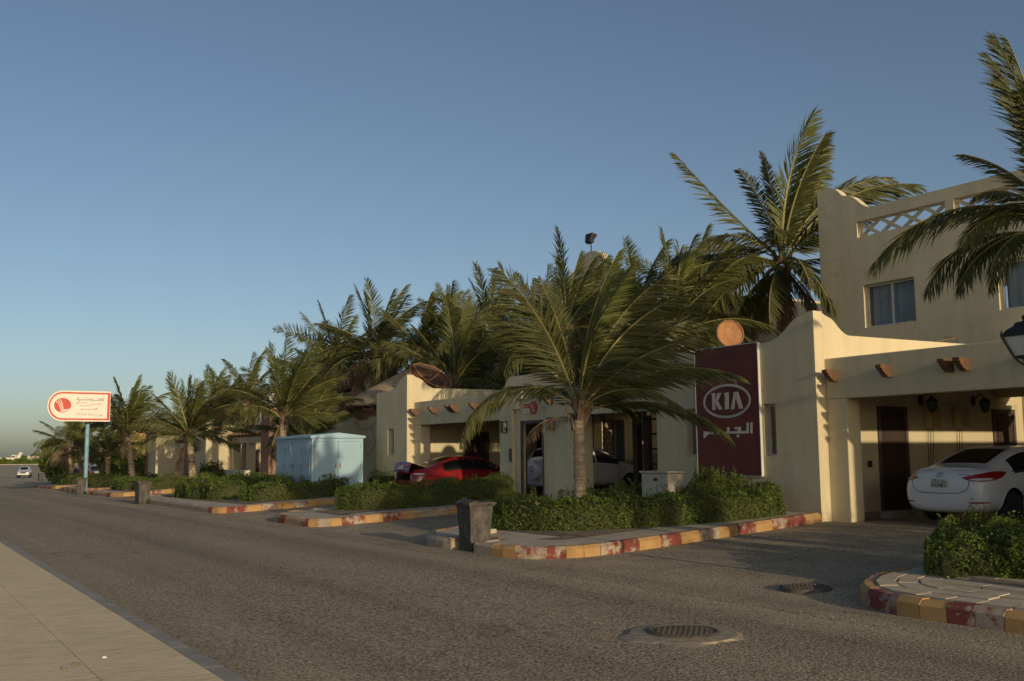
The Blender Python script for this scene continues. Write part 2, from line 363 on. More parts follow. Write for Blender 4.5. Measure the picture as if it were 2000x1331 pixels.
# ================================================================ SETTING: ground, road, pavements
def sheet(name, xs, ys, zf, mat, label=None):
    b = MB(); nx = len(xs); vs = [(x, y, zf(x, y)) for y in ys for x in xs]
    b.add(vs, [(j * nx + i, j * nx + i + 1, (j + 1) * nx + i + 1, (j + 1) * nx + i) for j in range(len(ys) - 1) for i in range(nx - 1)])
    o = b.build(name, mat, recalc=False, smooth=True); return tag(o, label, kind='structure')
YS = [-60, -30, -15, -8] + list(range(-4, 60, 4)) + [60, 65, 70, 75, 80, 85, 90, 95, 100, 110, 120, 130, 140, 150, 160, 200, 300, 400, 500]
sheet('ground', [-2500, -300, -60, -20, 0, 9, 17, 30, 70, 300, 2500], [-2500, -300] + YS + [700, 1000, 2500], lambda x, y: road_z(y) - .03 + (.0 if x < 9 else min(1, (x - 9) / 8) * .30 * (1 - sstep(70, 100, y))), M['sand'], 'pale dry sandy ground')
sheet('road', [2.40, 4, 5.5, 7, 8.65], YS, lambda x, y: road_z(y), M['road'], 'dusty dark asphalt road')
def zdrive(x, y): return grd(x, y) + .004
sheet('driveway', [8.63, 9.4, 11, 13, 15, 16.6, 20, 24.6], [y for y in YS if y <= 100], zdrive, M['drive'], 'dusty asphalt driveways rising to the carports')
sheet('road', [-60, -20, 2.40, 24.6, 60, 110], [96, 100, 110, 120, 130, 140, 150, 160, 200, 300, 400, 500], lambda x, y: road_z(y) + .012, M['road'], 'wide open asphalt at the far end of the road')

# near-side pavement: slabs in rows, each slab a piece
pv = MB(); pv.hexa([(.3, -12, -.5), (2.26, -12, -.5), (2.26, 90, -.8), (.3, 90, -.8), (.3, -12, road_z(-12) + .112), (2.26, -12, road_z(-12) + .112), (2.26, 90, road_z(90) + .112), (.3, 90, road_z(90) + .112)])
pave = tag(pv.build('pavement', M['slab']), 'sandy concrete pavement along the near side of the road', kind='structure')
rng = random.Random(5)
slab_mesh = {}
def slab(x0, x1, y0, y1):
    b = MB(); t = rng.uniform(-.0015, .0015); g = .0025
    z = road_z((y0 + y1) / 2) + .125 + t
    b.box(x0 + g, x1 - g, y0 + g, y1 - g, z - .12, z); b.build('paving_slab', M['slab'], pave)
rows = [(.77, 1.52), (1.52, 2.27)]
for r, (a, b_) in enumerate(rows):
    y = -2.0 + r * .7; n = 0
    while y < 70 and n < 46:
        L = 1.6 if y < 30 else 3.2
        slab(a, b_, y, y + L); y += L; n += 1
b = MB(); b.box(-14, .62, -12, 90, -.5, .0); tag(b.build('ground', M['sand']), 'sandy strip behind the near pavement', kind='structure')
for (x0, x1, zt) in ((2.27, 2.41, .132), (.62, .77, .15)):
    y = -2.0
    while y < 60:
        L = 1.0 if y < 24 else 3.0
        q = MB(); z = road_z(y + L / 2) + zt; q.box(x0, x1, y + .004, y + L - .004, z - .3, z)
        bevel(q.build('kerb_stone', M['kerb_grey'], pave), .015); y += L

# planting islands between the driveways
def island_outline(x0, x1, ya, yb, ra, rb, n=7):
    """counter-clockwise from the inner end of the near side: along ya towards the road, round the nose, back along yb"""
    pts = [(x1, ya + .45), (x0 + ra + 2.2, ya + .12), (x0 + ra + 1.0, ya)]
    for k in range(n + 1):
        a = math.pi / 2 * k / n; pts.append((x0 + ra - ra * math.sin(a), ya + ra - ra * math.cos(a)))
    for k in range(n + 1):
        a = math.pi / 2 * k / n; pts.append((x0 + rb - rb * math.cos(a), yb - rb + rb * math.sin(a)))
    pts += [(x0 + rb + 1.2, yb), (x1, yb - .2)]
    return pts
def resample(pts, steps):
    P = [Vector(p) for p in pts]; seg = [(P[i + 1] - P[i]).length for i in range(len(P) - 1)]; T = sum(seg)
    def at(s):
        s = max(0, min(T, s)); i = 0
        while i < len(seg) - 1 and s > seg[i]: s -= seg[i]; i += 1
        return P[i] + (P[i + 1] - P[i]) * (s / seg[i])
    return at, T
def offset_poly(pts, d):
    P = [Vector(p) for p in pts]; out = []
    for i, p in enumerate(P):
        a = (P[min(i + 1, len(P) - 1)] - P[max(i - 1, 0)]).normalized(); out.append(tuple(p + Vector((-a.y, a.x)) * d))
    return out
def island(x0, x1, ya, yb, ra, rb, label, detail=True, seed=1, bare_nose=False, notch=None):
    """outline runs clockwise seen from above, so the inside lies on the -normal side"""
    rg = random.Random(seed); out = island_outline(x0, x1, ya, yb, ra, rb)
    if notch:
        k = next(i for i, p in enumerate(out) if p[1] > notch[1] and p[0] < x0 + .3); out[k:k] = [(x0, notch[0]), (x0 + notch[2], notch[0] + .01), (x0 + notch[2], notch[1] - .01), (x0, notch[1])]
    ins = offset_poly(out, -.17); zt = KH
    b = MB(); n = len(ins)
    vs = [(x, y, grd(x, y) + zt - .012) for x, y in ins] + [(x, y, grd(x, y) - .05) for x, y in ins]
    tris = tessellate_polygon([[Vector((x, y, 0)) for x, y in ins]])
    b.add(vs, [tuple(t) for t in tris] + [(i, (i + 1) % n, (i + 1) % n + n, i + n) for i in range(n)])
    root = tag(b.build('traffic_island', M['concrete']), label, kind='structure')
    # kerb stones: short ones round the nose, long ones along the straight sides, painted in red and yellow runs
    at, T = resample(out, 0); s = 0; run = 0; colr = rg.randint(0, 1); k = 0
    while s < T - .1:
        p = at(s); onnose = p.x < x0 + max(ra, rb) + .1
        L = (.31 if onnose else .52) if detail else .9
        L = min(L, T - s); a, c = at(s + .004), at(s + L - .004); d = (c - a)
        if d.length < .02: break
        d.normalize(); nn = Vector((d.y, -d.x))                       # towards the inside
        vs = []; h = rg.uniform(-.008, .008)
        for q in (a, c):
            gz = grd(q.x, q.y); i1 = q + nn * .055; i2 = q + nn * .165
            vs += [(q.x, q.y, gz - .05), (q.x, q.y, gz + .145 + h), (i1.x, i1.y, gz + zt + .002 + h), (i2.x, i2.y, gz + zt + .002 + h), (i2.x, i2.y, gz - .05)]
        m = MB(); m.add(vs, [(0, 1, 6, 5), (1, 2, 7, 6), (2, 3, 8, 7), (3, 4, 9, 8), (4, 3, 2, 1, 0), (5, 6, 7, 8, 9)])
        if run <= 0: colr = 1 - colr; run = 2 if L < .4 else 1; run += rg.random() < .18
        run -= 1
        mt = (M['kerb_red'] if rg.random() < .62 else M['kerb_red_worn']) if colr == 0 else M['kerb_yellow']
        if bare_nose and abs(p.x - x0) < .35 and p.y > ya + ra: mt = M['kerb_bare']
        if rg.random() < .05: mt = M['kerb_bare']
        m.build('kerb_stone', mt, root); s += L; k += 1
    return root, out
isl = []
ISL = [(9.30, 16.4, -.6, 8.25, 1.5, 1.5, 'paved planting island with curved paver rows at the right end of the kerbside row'),
       (9.22, 16.45, 13.6, 19.0, 1.35, 1.8, 'planting island with the wheelie bin and the palm in front of the red banner'),
       (9.32, 16.4, 23.75, 28.0, .75, 1.6, 'small planting island between the two driveways beside the pale blue cabinet'),
       (9.25, 16.4, 31.7, 44.0, 1.0, .9, 'long planting island carrying the pale blue cabinet'),
       (9.7, 16.4, 49.9, 57.5, .8, 1.5, 'planting island past the second driveway gap with a lone wheelie bin'),
       (9.9, 16.4, 61.0, 69.0, .8, 1.2, 'planting island beneath the round-ended sign board'),
       (10.2, 16.4, 73.0, 82.0, .8, 1.2, 'far planting island next to the parked dark car')]
for i, a in enumerate(ISL): isl.append(island(*a[:6], a[6], detail=i < 4, seed=i + 3, bare_nose=i in (1, 3), notch=(15.86, 16.66, .66) if i == 1 else None))
# curved rows of pavers round the nose of the nearest island
root0 = isl[0][0]
for ring in range(3):
    o = offset_poly(isl[0][1], -.20 - .235 * ring); at, T = resample(o, 0); s = .3
    while s < T - .4:
        L = .36; a, c = at(s + .014), at(s + L - .014)
        if a.y < 2.6 or a.x > 13.5: s += L; continue
        d = (c - a).normalized(); nn = Vector((d.y, -d.x)); m = MB(); vs = []
        hh = rng.uniform(-.006, .006)
        for q in (a, c, c + nn * .205, a + nn * .205): vs.append((q.x, q.y, grd(q.x, q.y) + KH - .05))
        for q in (a, c, c + nn * .205, a + nn * .205): vs.append((q.x, q.y, grd(q.x, q.y) + KH + .010 + hh - ring * .001))
        m.hexa(vs); m.build('paver', M['paver'], root0); s += L
for i in range(6):                                                       # larger slabs inside the rings
    for j in range(5):
        x0, y0 = 10.35 + i * .55, 7.3 - j * .62 + (.16 if i % 2 else 0)
        if (x0 - 10.8) ** 2 + (y0 + .6 - 6.75) ** 2 > .78 ** 2 and x0 < 10.6: continue
        if y0 + .6 > 7.55: continue
        m = MB(); z = grd(x0 + .27, y0 + .3); m.box(x0 + .012, x0 + .538, y0 + .012, y0 + .608, z + KH - .07, z + KH + .006 + rng.uniform(-.003, .003)); m.build('paving_slab', M['paver'], root0)
# soil bed of each island
for (r, o), a in zip(isl, ISL):
    ins = offset_poly(o, -1.15 if a[0] < 9.6 else -.9); b = MB()
    ins = [(min(x, a[1] - .05), y) for x, y in ins]
    tris = tessellate_polygon([[Vector((x, y, 0)) for x, y in ins]])
    b.add([(x, y, grd(x, y) + KH + .002) for x, y in ins], [tuple(t) for t in tris]); tag(b.build('soil_bed', M['soil'], r), kind='structure')

# raised seam where the driveway asphalt meets the road
sm = MB(); ys = [-6 + .5 * k for k in range(150)]; rg_ = random.Random(9); vs = []
for y in ys:
    xo = 8.64 + rg_.uniform(-.02, .02); w_ = rg_.uniform(.03, .06); hz = rg_.uniform(.006, .02)
    vs += [(xo - w_ - .03, y, road_z(y) + .002), (xo, y, road_z(y) + .006 + hz), (xo + w_, y, road_z(y) + .003 + hz * .6), (xo + w_ + .05, y, road_z(y) + .0055)]
sm.add(vs, [(i * 4 + j, i * 4 + j + 1, i * 4 + j + 5, i * 4 + j + 4) for i in range(len(ys) - 1) for j in range(3)])
tag(sm.build('road_seam', M['drive'], smooth=True, recalc=False), 'low ridge along the seam between road and driveways', kind='structure')
# manholes
M['collar'] = simple('dusty_mortar_collar', (.27, .23, .17), .95, .3, 14, .5)
def manhole(x, y, r, label, collar):
    z = road_z(y) if x < 8.6 else zdrive(x, y)
    t = thing('manhole_cover', (x, y, z), label, 'manhole cover', 'manhole covers in the asphalt')
    b = MB(); b.lathe([(r + .02, -.02), (r + .02, .035), (r - .015, .05), (r - .02, .04), (0, .04)], 40); b.build('frame_ring', M['iron_cover'], t, world=False)
    m = MB(); m.lathe([(r - .03, .0), (r - .03, .043), (0, .043)], 36)
    st = .036; k = int(r / st)
    for i in range(-k, k + 1):
        for j in range(-k, k + 1):
            cx, cy = i * st, j * st
            if math.hypot(cx, cy) < r - .06:
                w, h = (.016, .007) if (i + j) % 2 else (.007, .016)
                m.box(cx - w, cx + w, cy - h, cy + h, .043, .0475)
    m.build('lid', M['iron_cover'], t, world=False)
    if collar:
        c = MB(); rg = random.Random(3); n = 44; vs = []
        for ring in range(3):
            for q in range(n):
                a = 2 * math.pi * q / n; rr = (r + .02, r + .17, r + .25 + .06 * math.sin(a * 2 + 1) + .05 * math.sin(a * 5) + rg.uniform(-.03, .03))[ring]
                vs.append((rr * math.cos(a), rr * math.sin(a), (.032, .024, .003)[ring]))
        c.add(vs, [(i * n + q, i * n + (q + 1) % n, (i + 1) * n + (q + 1) % n, (i + 1) * n + q) for i in range(2) for q in range(n)])
        c.build('concrete_collar', M['collar'], t, world=False)
    return t
manhole(6.70, 7.46, .34, 'ribbed iron manhole cover in a pale concrete collar in mid road', True)
manhole(9.98, 8.82, .30, 'raised iron manhole cover half in shade at the driveway mouth', False)
# litter and stones on the near pavement
for i, (x, y) in enumerate([(1.35, 8.6), (1.46, 8.75), (1.7, 8.9), (1.15, 6.9), (1.8, 7.5)]):
    m = MB(); m.lathe([(0, 0), (.022, .003), (.018, .014), (0, .02)], 7); m.v = [(a * (1 + .6 * (i % 2)) + x, b_ + y, c + road_z(y) + .126) for a, b_, c in m.v]
    tag(m.build('pebble', M['soil'] if i != 2 else M['sign_white']), ['brown pebble on the sandy pavement slabs, the larger of a pair', 'small brown pebble beside a larger one on the pavement', 'tiny white stone near the pavement kerb', 'lone pebble low on the sandy pavement', 'pebble on the pavement slab beside the grey kerb'][i], 'pebble', 'pebbles on the near pavement')
# ================================================================ VILLAS
def s_curve(a0, z0, a1, z1, n=12):
    """double-curved mission parapet line from (a0,z0) down or up to (a1,z1)"""
    out = []
    for i in range(n + 1):
        t = i / n; w = t * t * (3 - 2 * t); w = w + .045 * math.sin(2 * math.pi * t * 2) * (1 - t) * 1.0
        out.append((lerp(a0, a1, t), lerp(z0, z1, w)))
    return out
CORBEL_PROF = [(0, .17), (-.33, .17), (-.33, .105), (-.285, .095), (-.27, .05), (-.225, .035), (-.20, -.01), (-.15, -.03), (-.12, -.07), (0, -.07)]
_corb = MB(); _corb.plate(CORBEL_PROF, [], 'Y', -.062, .062); CORBEL = _corb.mesh('corbel', M['wood'])
def corbel(parent, X, Y, Z, flip=False):
    o = link('corbel', CORBEL, parent); w = wloc(parent); o.location = (X - w.x, Y - w.y, Z - w.z)
    if flip: o.rotation_euler = (0, 0, math.pi)
    return o
def rect(a0, a1, z0, z1): return [(a0, z0), (a1, z0), (a1, z1), (a0, z1)]
def window(parent, plane, pos, a0, a1, z0, z1, depth, inward=1, sashes=2, curtain=True, fw=.05, name='window', seed=1):
    """a framed window set `depth` back into a wall whose outer face is at pos; inward: +1 when the inside lies at larger coordinates"""
    f = MB(); p0 = pos + inward * depth; p1 = p0 + inward * .06
    holes = []; w = (a1 - a0) / sashes
    for i in range(sashes): holes.append(rect(a0 + i * w + fw * (.5 if i else 1), a0 + (i + 1) * w - fw * (.5 if i < sashes - 1 else 1), z0 + fw, z1 - fw))
    f.plate(rect(a0, a1, z0, z1), holes, plane, p0, p1); fr = f.build(name, M['white_frame'], parent); bevel(fr, .008)
    for i, h in enumerate(holes):
        m = MB(); q = p0 + inward * (.028 + .006 * (i % 2)); m.plate(rect(h[0][0] - .01, h[1][0] + .01, h[0][1] - .01, h[2][1] + .01), [], plane, q, q + inward * .005); m.build('pane', M['pane'], fr)
    if curtain:
        c = MB(); rg = random.Random(seed); n = 40; vs = []
        for i in range(n + 1):
            t = i / n; a = lerp(a0 + .02, a1 - .02, t); off = p1 + inward * (.10 + .028 * math.sin(t * 37 + seed) + .02 * math.sin(t * 71) + rg.uniform(-.006, .006))
            for z in (z0, (z0 + z1) / 2, z1): vs.append((off, a, z) if plane == 'X' else (a, off, z))
        c.add(vs, [(i * 3 + j, i * 3 + j + 1, (i + 1) * 3 + j + 1, (i + 1) * 3 + j) for i in range(n) for j in range(2)])
        c.build('curtain', M['curtain'], fr, smooth=True, recalc=False)
    b = MB(); q = p1 + inward * .30; b.plate(rect(a0 - .02, a1 + .02, z0 - .02, z1 + .02), [], plane, q, q + inward * .02); b.build('dark_backing', M['dark_room'], fr)
    return fr
def door(parent, plane, pos, a0, a1, z0, z1, inward, frame='frame_brown', leaf='door', panels=True):
    f = MB(); o = -inward * .035
    f.plate([(a0, z0), (a0, z1), (a1, z1), (a1, z0), (a1 - .09, z0), (a1 - .09, z1 - .09), (a0 + .09, z1 - .09), (a0 + .09, z0)], [], plane, pos + o, pos - o * .4)
    fr = f.build('door', M[frame], parent)
    if leaf:
        m = MB(); m.plate(rect(a0 + .09, a1 - .09, z0 + .01, z1 - .09), [], plane, pos - inward * .012, pos - inward * .002); lf = m.build('door_leaf', M[leaf], fr)
        w = (a1 - a0 - .18); p = MB()
        for r in range(3):
            za = lerp(z0 + .12, z1 - .2, r / 3) + .04; zb = lerp(z0 + .12, z1 - .2, (r + 1) / 3) - .04
            p.plate(rect(a0 + .09 + w * .14, a1 - .09 - w * .14, za, zb), [], plane, pos - inward * .028, pos - inward * .012)
        bevel(p.build('raised_panel', M[leaf], fr), .008)
        h = MB(); zz = z0 + 1.0; aa = a1 - .09 - .08; q = pos - inward * .05
        P = [(q, aa, zz), (q, aa - .12, zz)] if plane == 'X' else [(aa, q, zz), (aa - .12, q, zz)]
        h.tube(P, .011, 6); h.build('handle', M['black_iron'], fr)
    return fr

def villa(Yc, label, wall_len, far_swirl, wall_windows, depth_to=24.0, back_top=None, zg=.15, lit_doors=True):
    """Yc: the corner nearest the viewer. The tall front wall runs from Yc away from the viewer; the carports from Yc towards him"""
    t = thing('villa', (16.5, Yc, 0), label, 'house', 'villas in a row along the road')
    S = M['stucco']; z0 = zg - .35; lo = 4.05; hi = 4.59
    # tall front wall with swirled ends
    pts = [(Yc, z0), (Yc, hi), (Yc + .12, hi)] + s_curve(Yc + .16, hi - .02, Yc + 1.30, lo)
    if far_swirl: pts += s_curve(Yc + wall_len - 1.25, lo, Yc + wall_len - .16, hi - .02) + [(Yc + wall_len - .1, hi), (Yc + wall_len, hi)]
    else: pts += [(Yc + wall_len, lo)]
    pts += [(Yc + wall_len, z0)]
    b = MB(); b.plate(pts, [rect(*w) for w in wall_windows], 'X', 16.5, 16.78); b.build('front_wall', S, t)
    for w in wall_windows:
        window(t, 'X', 16.5, w[0], w[1], w[2], w[3], .15, 1, 1, False, .045, 'slit_window')
    # side wall of the plot, bright in the sun
    pts = [(16.78, z0), (16.78, hi - .03)] + s_curve(16.86, hi - .07, 17.62, 4.12) + [(depth_to, 4.17), (depth_to, z0)]
    b = MB(); b.plate(pts, [], 'Y', Yc, Yc + .25); b.build('side_wall', S, t)
    b = MB(); b.box(17.3, depth_to, Yc - .03, Yc - .002, zg + .0, zg + .16); b.build('skirting', M['stucco_pink'], t)
    # carport beam, post, roof
    Xb = 16.8
    return t
def carport_beam(t, Yc, y_end, corbels, zg):
    S = M['stucco']; Xb = 16.8
    b = MB(); b.box(Xb, Xb + .24, y_end, Yc - .002, 2.73, 3.58); bevel(b.build('beam', S, t), .015)
    b = MB(); b.box(Xb + .003, Xb + .42, Yc - .50, Yc - .003, zg - .3, 2.728); bevel(b.build('post', S, t), .015)
    for y in corbels: corbel(t, Xb + .004, y, 3.155)
    # roof over the first bay: slab between joists, its rear edge carried on a second beam with corbels
    y1 = Yc - 5.75
    b = MB(); b.box(Xb + .25, 22.9, y1, Yc - .004, 3.32, 3.46); b.build('carport_roof', S, t)
    b = MB(); b.box(17.05, 22.895, y1 - .16, y1 - .002, 3.20, 3.5); b.build('edge_beam', S, t)
    b = MB(); b.box(22.9, 23.12, y1, Yc - .004, 2.9, 3.5); b.build('rear_beam', S, t)
    for k in range(4): corbel(t, 23.116, Yc - .28 - 1.32 * k, 3.10, True)
    for k, (y, xa, xb) in enumerate(((Yc - 1.5, 17.06, 22.88), (Yc - 3.05, 17.06, 22.88), (Yc - 4.6, 17.06, 22.88))):
        b = MB(); b.box(xa, xb, y - .06, y + .06, 3.10, 3.318); b.build('joist', M['wood'], t)

def wall_lantern(x, y, z, label, nrm=(0, -1), s=1.0, kind='carriage'):
    """lantern hanging from a swan-neck bracket on a wall"""
    t = thing('wall_lamp', (x, y, z), label, 'wall lamp', 'wall lamps on the villas')
    nx, ny = nrm
    if kind == 'carriage':
        b = MB(); b.lathe([(.0, -.02), (.07, -.02), (.07, .0), (.0, .01)], 12, ax='Y'); b.v = [(p[0], p[1] * 1, p[2] * 1.6) for p in b.v]
        b.tube([(0, -.02, .02), (0, -.12, .10), (0, -.20, .14), (0, -.26, .09), (0, -.27, .03)], .012, 6); b.build('bracket', M['black_iron'], t, world=False)
        m = MB(); m.lathe([(.0, .06), (.035, .05), (.115, -.02), (.12, -.035), (.105, -.035), (.10, -.03)], 6, (0, -.27, 0))
        for k in range(6):
            a = math.pi * k / 3; m.tube([(.10 * math.cos(a), -.27 + .10 * math.sin(a), -.03), (.065 * math.cos(a), -.27 + .065 * math.sin(a), -.22)], .008, 4)
        m.lathe([(.07, -.22), (.07, -.235), (.02, -.26), (.0, -.29)], 6, (0, -.27, 0)); m.build('cage', M['black_iron'], t, world=False)
        g = MB(); g.lathe([(.094, -.036), (.060, -.218)], 6, (0, -.27, 0)); g.build('glass', M['lamp_dark'], t, world=False)
    else:                                                               # square box lantern
        b = MB(); b.box(-.09, .09, -.015, -.001, -.17, .17); b.box(-.11, .11, -.17, -.015, .14, .175); b.box(-.095, .095, -.155, -.015, -.18, -.15)
        for sx in (-.085, .072):
            for sy in (-.15, -.03): b.box(sx, sx + .013, sy, sy + .013, -.15, .14)
        for zz in (-.05, .05): b.box(-.088, .088, -.153, -.147, zz - .006, zz + .006)
        b.build('cage', M['black_iron'], t, world=False)
        g = MB(); g.box(-.07, .07, -.135, -.02, -.15, .14); g.build('glass', M['lamp_dark'], t, world=False)
    t.rotation_euler = (0, 0, math.atan2(ny, nx) + math.pi / 2); t.scale = (s, s, s); return t

# ---- villa 1 (banner wall), its carport and upper storey
ZG1 = .20
v1 = villa(14.08, 'cream two-storey villa with the red banner on its tall front wall', 5.05, True, [(15.22, 15.56, 1.56, 2.69), (17.72, 18.08, 1.56, 2.69)], zg=ZG1)
carport_beam(v1, 14.08, .2, [13.83, 12.52, 11.17, 10.86, 9.53, 8.2, 6.9], ZG1)
b = MB(); b.box(16.802, 17.038, 4.55, 8.25, -.3, 2.727); bevel(b.build('pillar', M['stucco'], v1), .015)
b = MB(); b.box(17.05, 24.0, 4.6, 4.85, -.3, 3.60); b.build('court_wall', M['stucco'], v1)
b = MB(); b.box(17.05, 22.9, .45, 4.595, 3.30, 3.52); b.build('carport_roof', M['stucco'], v1)
for xa, xb in ((18.40, 19.42), (22.68, 23.62)): door(v1, 'Y', 14.08, xa, xb, .36, 2.62, 1)
b = MB(); b.box(18.3, 19.52, 13.75, 14.05, .1, .36); bevel(b.build('door_step', M['concrete'], v1), .012)
b = MB(); b.box(18.02, 18.14, 14.045, 14.079, 1.30, 1.44); b.build('socket_box', M['ink'], v1)
# upper storey: facade towards the road with lattice parapet and two windows
def upper(t, X, ya, yb, top_pts, holes, zb=0.0, depth=9, name='upper_wall', mat='stucco', side_top=None):
    """front slab with openings; side and back boxes behind; ya<yb"""
    b = MB(); b.plate([(ya, zb), (yb, zb)] + top_pts, [rect(*h) for h in holes], 'X', X, X + .28); b.build(name, M[mat], t)
# facade openings
LAT = [(15.86, 18.72, 7.84, 8.31), (12.66, 15.60, 7.84, 8.31), (9.4, 12.4, 7.84, 8.31), (6.2, 9.14, 7.84, 8.31)]
WIN = [(16.92, 18.60, 5.17, 6.42), (12.75, 14.50, 5.17, 6.42), (8.6, 10.3, 5.17, 6.42)]
top = [(4.0, 8.62), (18.22, 8.66)] + [(18.36, 8.70), (18.52, 8.80), (18.68, 8.96), (18.84, 9.10), (18.98, 9.17), (19.12, 9.19), (19.22, 9.24), (19.32, 9.36), (19.44, 9.47), (19.60, 9.54), (19.80, 9.56)] + [(20.12, 9.54)]
upper(v1, 24.0, 4.0, 20.12, top[::-1], LAT + WIN)
b = MB(); b.box(24.28, 33.0, 19.86, 20.12, 0, 8.0); b.box(24.28, 33.0, 4.0, 4.26, 0, 8.6); b.build('upper_side_wall', M['stucco'], v1)
b = MB(); b.box(24.28, 33.0, 4.262, 19.858, 7.3, 7.5); b.build('flat_roof', M['concrete'], v1)
b = MB(); b.box(24.281, 24.9, 4.262, 19.858, 4.6, 4.75); b.build('floor_slab', M['concrete'], v1)
for i, w in enumerate(WIN): window(v1, 'X', 24.0, *w, .16, 1, 2, True, .055, seed=i + 2)
for h in LAT:                                                            # crossed stucco bars make the lattice
    fr = MB(); fr.plate(rect(h[0] - .0, h[1] + .0, h[2] - .0, h[3] + .0), [rect(h[0] + .03, h[1] - .03, h[2] + .03, h[3] - .03)], 'X', 24.05, 24.2); lf = fr.build('lattice', M['stucco'], v1)
    n = 4; w = (h[1] - h[0]) / n; zc = (h[2] + h[3]) / 2; hh = (h[3] - h[2]) / 2
    for k in range(n):
        yc = h[0] + w * (k + .5)
        for q, sg in enumerate((1, -1)):
            m = MB(); dx = .05; x0 = 24.07 + q * .045
            pa, pb = Vector((yc - w / 2, zc - sg * hh)), Vector((yc + w / 2, zc + sg * hh)); d = (pb - pa).normalized(); nn = Vector((-d.y, d.x)) * .05
            m.plate([tuple(pa + nn), tuple(pa - nn), tuple(pb - nn), tuple(pb + nn)], [], 'X', x0, x0 + dx); m.build('lattice_bar', M['stucco'], lf)
# fittings along the carport's side wall
wall_lantern(19.95, 14.075, 2.78, 'swan-neck lantern between the carport doors, next to the taller cream box', s=1.1)
wall_lantern(21.95, 14.075, 2.80, 'swan-neck lantern beside the far door of the banner villa carport', s=1.1)
for x, lab in ((20.20, 'cream wall box below the tube lamp, nearer the first carport door'), (21.28, 'cream wall box with hanging cables, nearer the far carport door')):
    t = thing('meter_box', (x, 14.07, 2.40), lab, 'meter box', 'cream boxes on the carport wall')
    m = MB(); m.box(-.18, .18, -.20, 0, -.24, .24); bevel(m.build('case', M['cream_box'], t, world=False), .01)
    m = MB(); m.box(-.165, .165, -.215, -.202, -.22, .22); m.build('cover', M['cream_box'], t, world=False)
    for k in range(3):
        m = MB(); m.tube([(-.1 + .09 * k, -.05, -.24), (-.12 + .1 * k, -.04, -.6), (-.09 + .07 * k, -.012, -1.1)], .006, 5); m.build('cable', M['ink'], t, world=False)
t = thing('tube_lamp', (20.75, 14.07, 2.74), 'unlit white fluorescent tube fitting on the carport wall above two cream boxes', 'tube lamp')
m = MB(); m.box(-.62, .62, -.05, 0, -.03, .03); m.build('housing', M['white_frame'], t, world=False)
m = MB(); m.tube([(-.58, -.07, -.02), (.58, -.07, -.02)], .018, 8); m.build('tube', M['lamp_glass'], t, world=False)
# wire frame left on top of the plot wall
t = thing('wire_frame', (20.9, 14.2, 4.15), 'thin bent wires sticking up from the plot wall below the upper windows', 'wires')
m = MB()
for k, (x, hgt, w) in enumerate(((-1.6, .42, .25), (-1.25, .5, .3))): m.tube([(x, 0, 0), (x + w * .5, .02, hgt * .8), (x + w, .02, hgt), (x + w * 1.4, .02, 0)], .008, 5)
m.tube([(-.2, 0, 0), (.75, 0, .16), (.78, 0, -.02)], .014, 5); m.tube([(.75, 0, .16), (.72, .3, .2)], .01, 5); m.build('wire', M['twig'], t, world=False)

# ---- banner on the front wall
t = thing('banner', (16.5, 16.62, 2.6), 'tall maroon banner with a pale oval emblem and Arabic lettering on the villa wall', 'banner')
b = MB(); b.box(16.435, 16.496, 15.63, 17.62, 1.13, 4.06); b.build('panel', M['banner_red'], t)
b = MB()
for (ya, yb, za, zb) in ((15.61, 15.629, 1.12, 4.07), (17.621, 17.64, 1.12, 4.07)): b.box(16.43, 16.498, ya, yb, za, zb)
b.box(16.43, 16.498, 15.63, 17.62, 1.112, 1.129); b.box(16.43, 16.498, 15.63, 17.62, 4.061, 4.078); b.build('edge_strip', M['white_frame'], t)
fx = 16.429
def flat(name, polys, mat, parent):
    for p in polys:
        m = MB(); m.plate(p, [], 'X', fx, fx + .004); m.build(name, mat, parent)
m = MB(); n = 56; vs = []; cy, cz, ry, rz = 16.612, 2.812, .760, .392
for k in range(n):
    a = 2 * math.pi * k / n
    for q, w in ((0, 0), (1, .068)): vs.append((fx, cy + (ry - w) * math.cos(a), cz + (rz - w * .86) * math.sin(a)))
m.add(vs, [(2 * k, 2 * k + 1, 2 * ((k + 1) % n) + 1, 2 * ((k + 1) % n)) for k in range(n)]); m.build('emblem_ring', M['print_grey'], t)
flat('letter', [[(17.106, 3.016), (16.975, 3.018), (16.979, 2.844), (16.894, 3.009), (16.769, 3.009), (16.903, 2.817), (16.752, 2.629), (16.884, 2.628), (16.978, 2.789), (16.979, 2.624), (17.081, 2.621), (17.076, 2.976), (17.097, 2.977)],
    [(16.686, 3.005), (16.548, 3.007), (16.556, 2.624), (16.673, 2.621), (16.663, 2.966), (16.681, 2.967)],
    [(16.392, 3.0), (16.254, 3.005), (16.11, 2.622), (16.233, 2.617), (16.323, 2.896), (16.39, 2.617), (16.492, 2.616), (16.374, 2.963), (16.394, 2.964)]], M['print_grey'], t)
flat('arabic_letter', [[(15.906, 2.302), (15.845, 2.303), (15.856, 2.065), (15.918, 2.064)],
    [(16.017, 2.298), (15.952, 2.299), (15.96, 2.062), (16.823, 2.067), (17.25, 2.062), (17.30, 2.03), (17.36, 1.985), (17.40, 1.99), (17.392, 2.144), (17.35, 2.133), (16.959, 2.122), (16.631, 2.116), (16.63, 2.214), (16.561, 2.217), (16.563, 2.12), (16.297, 2.118), (16.294, 2.166), (16.391, 2.164), (16.393, 2.213), (16.199, 2.212), (16.2, 2.118), (16.026, 2.117)]], M['print_grey'], t)
flat('letter_dot', [[(cy_ + .034 * math.cos(a), 2.010 + .034 * math.sin(a)) for a in [k * math.pi / 5 for k in range(10)]] for cy_ in (16.298, 16.595)], M['print_grey'], t)

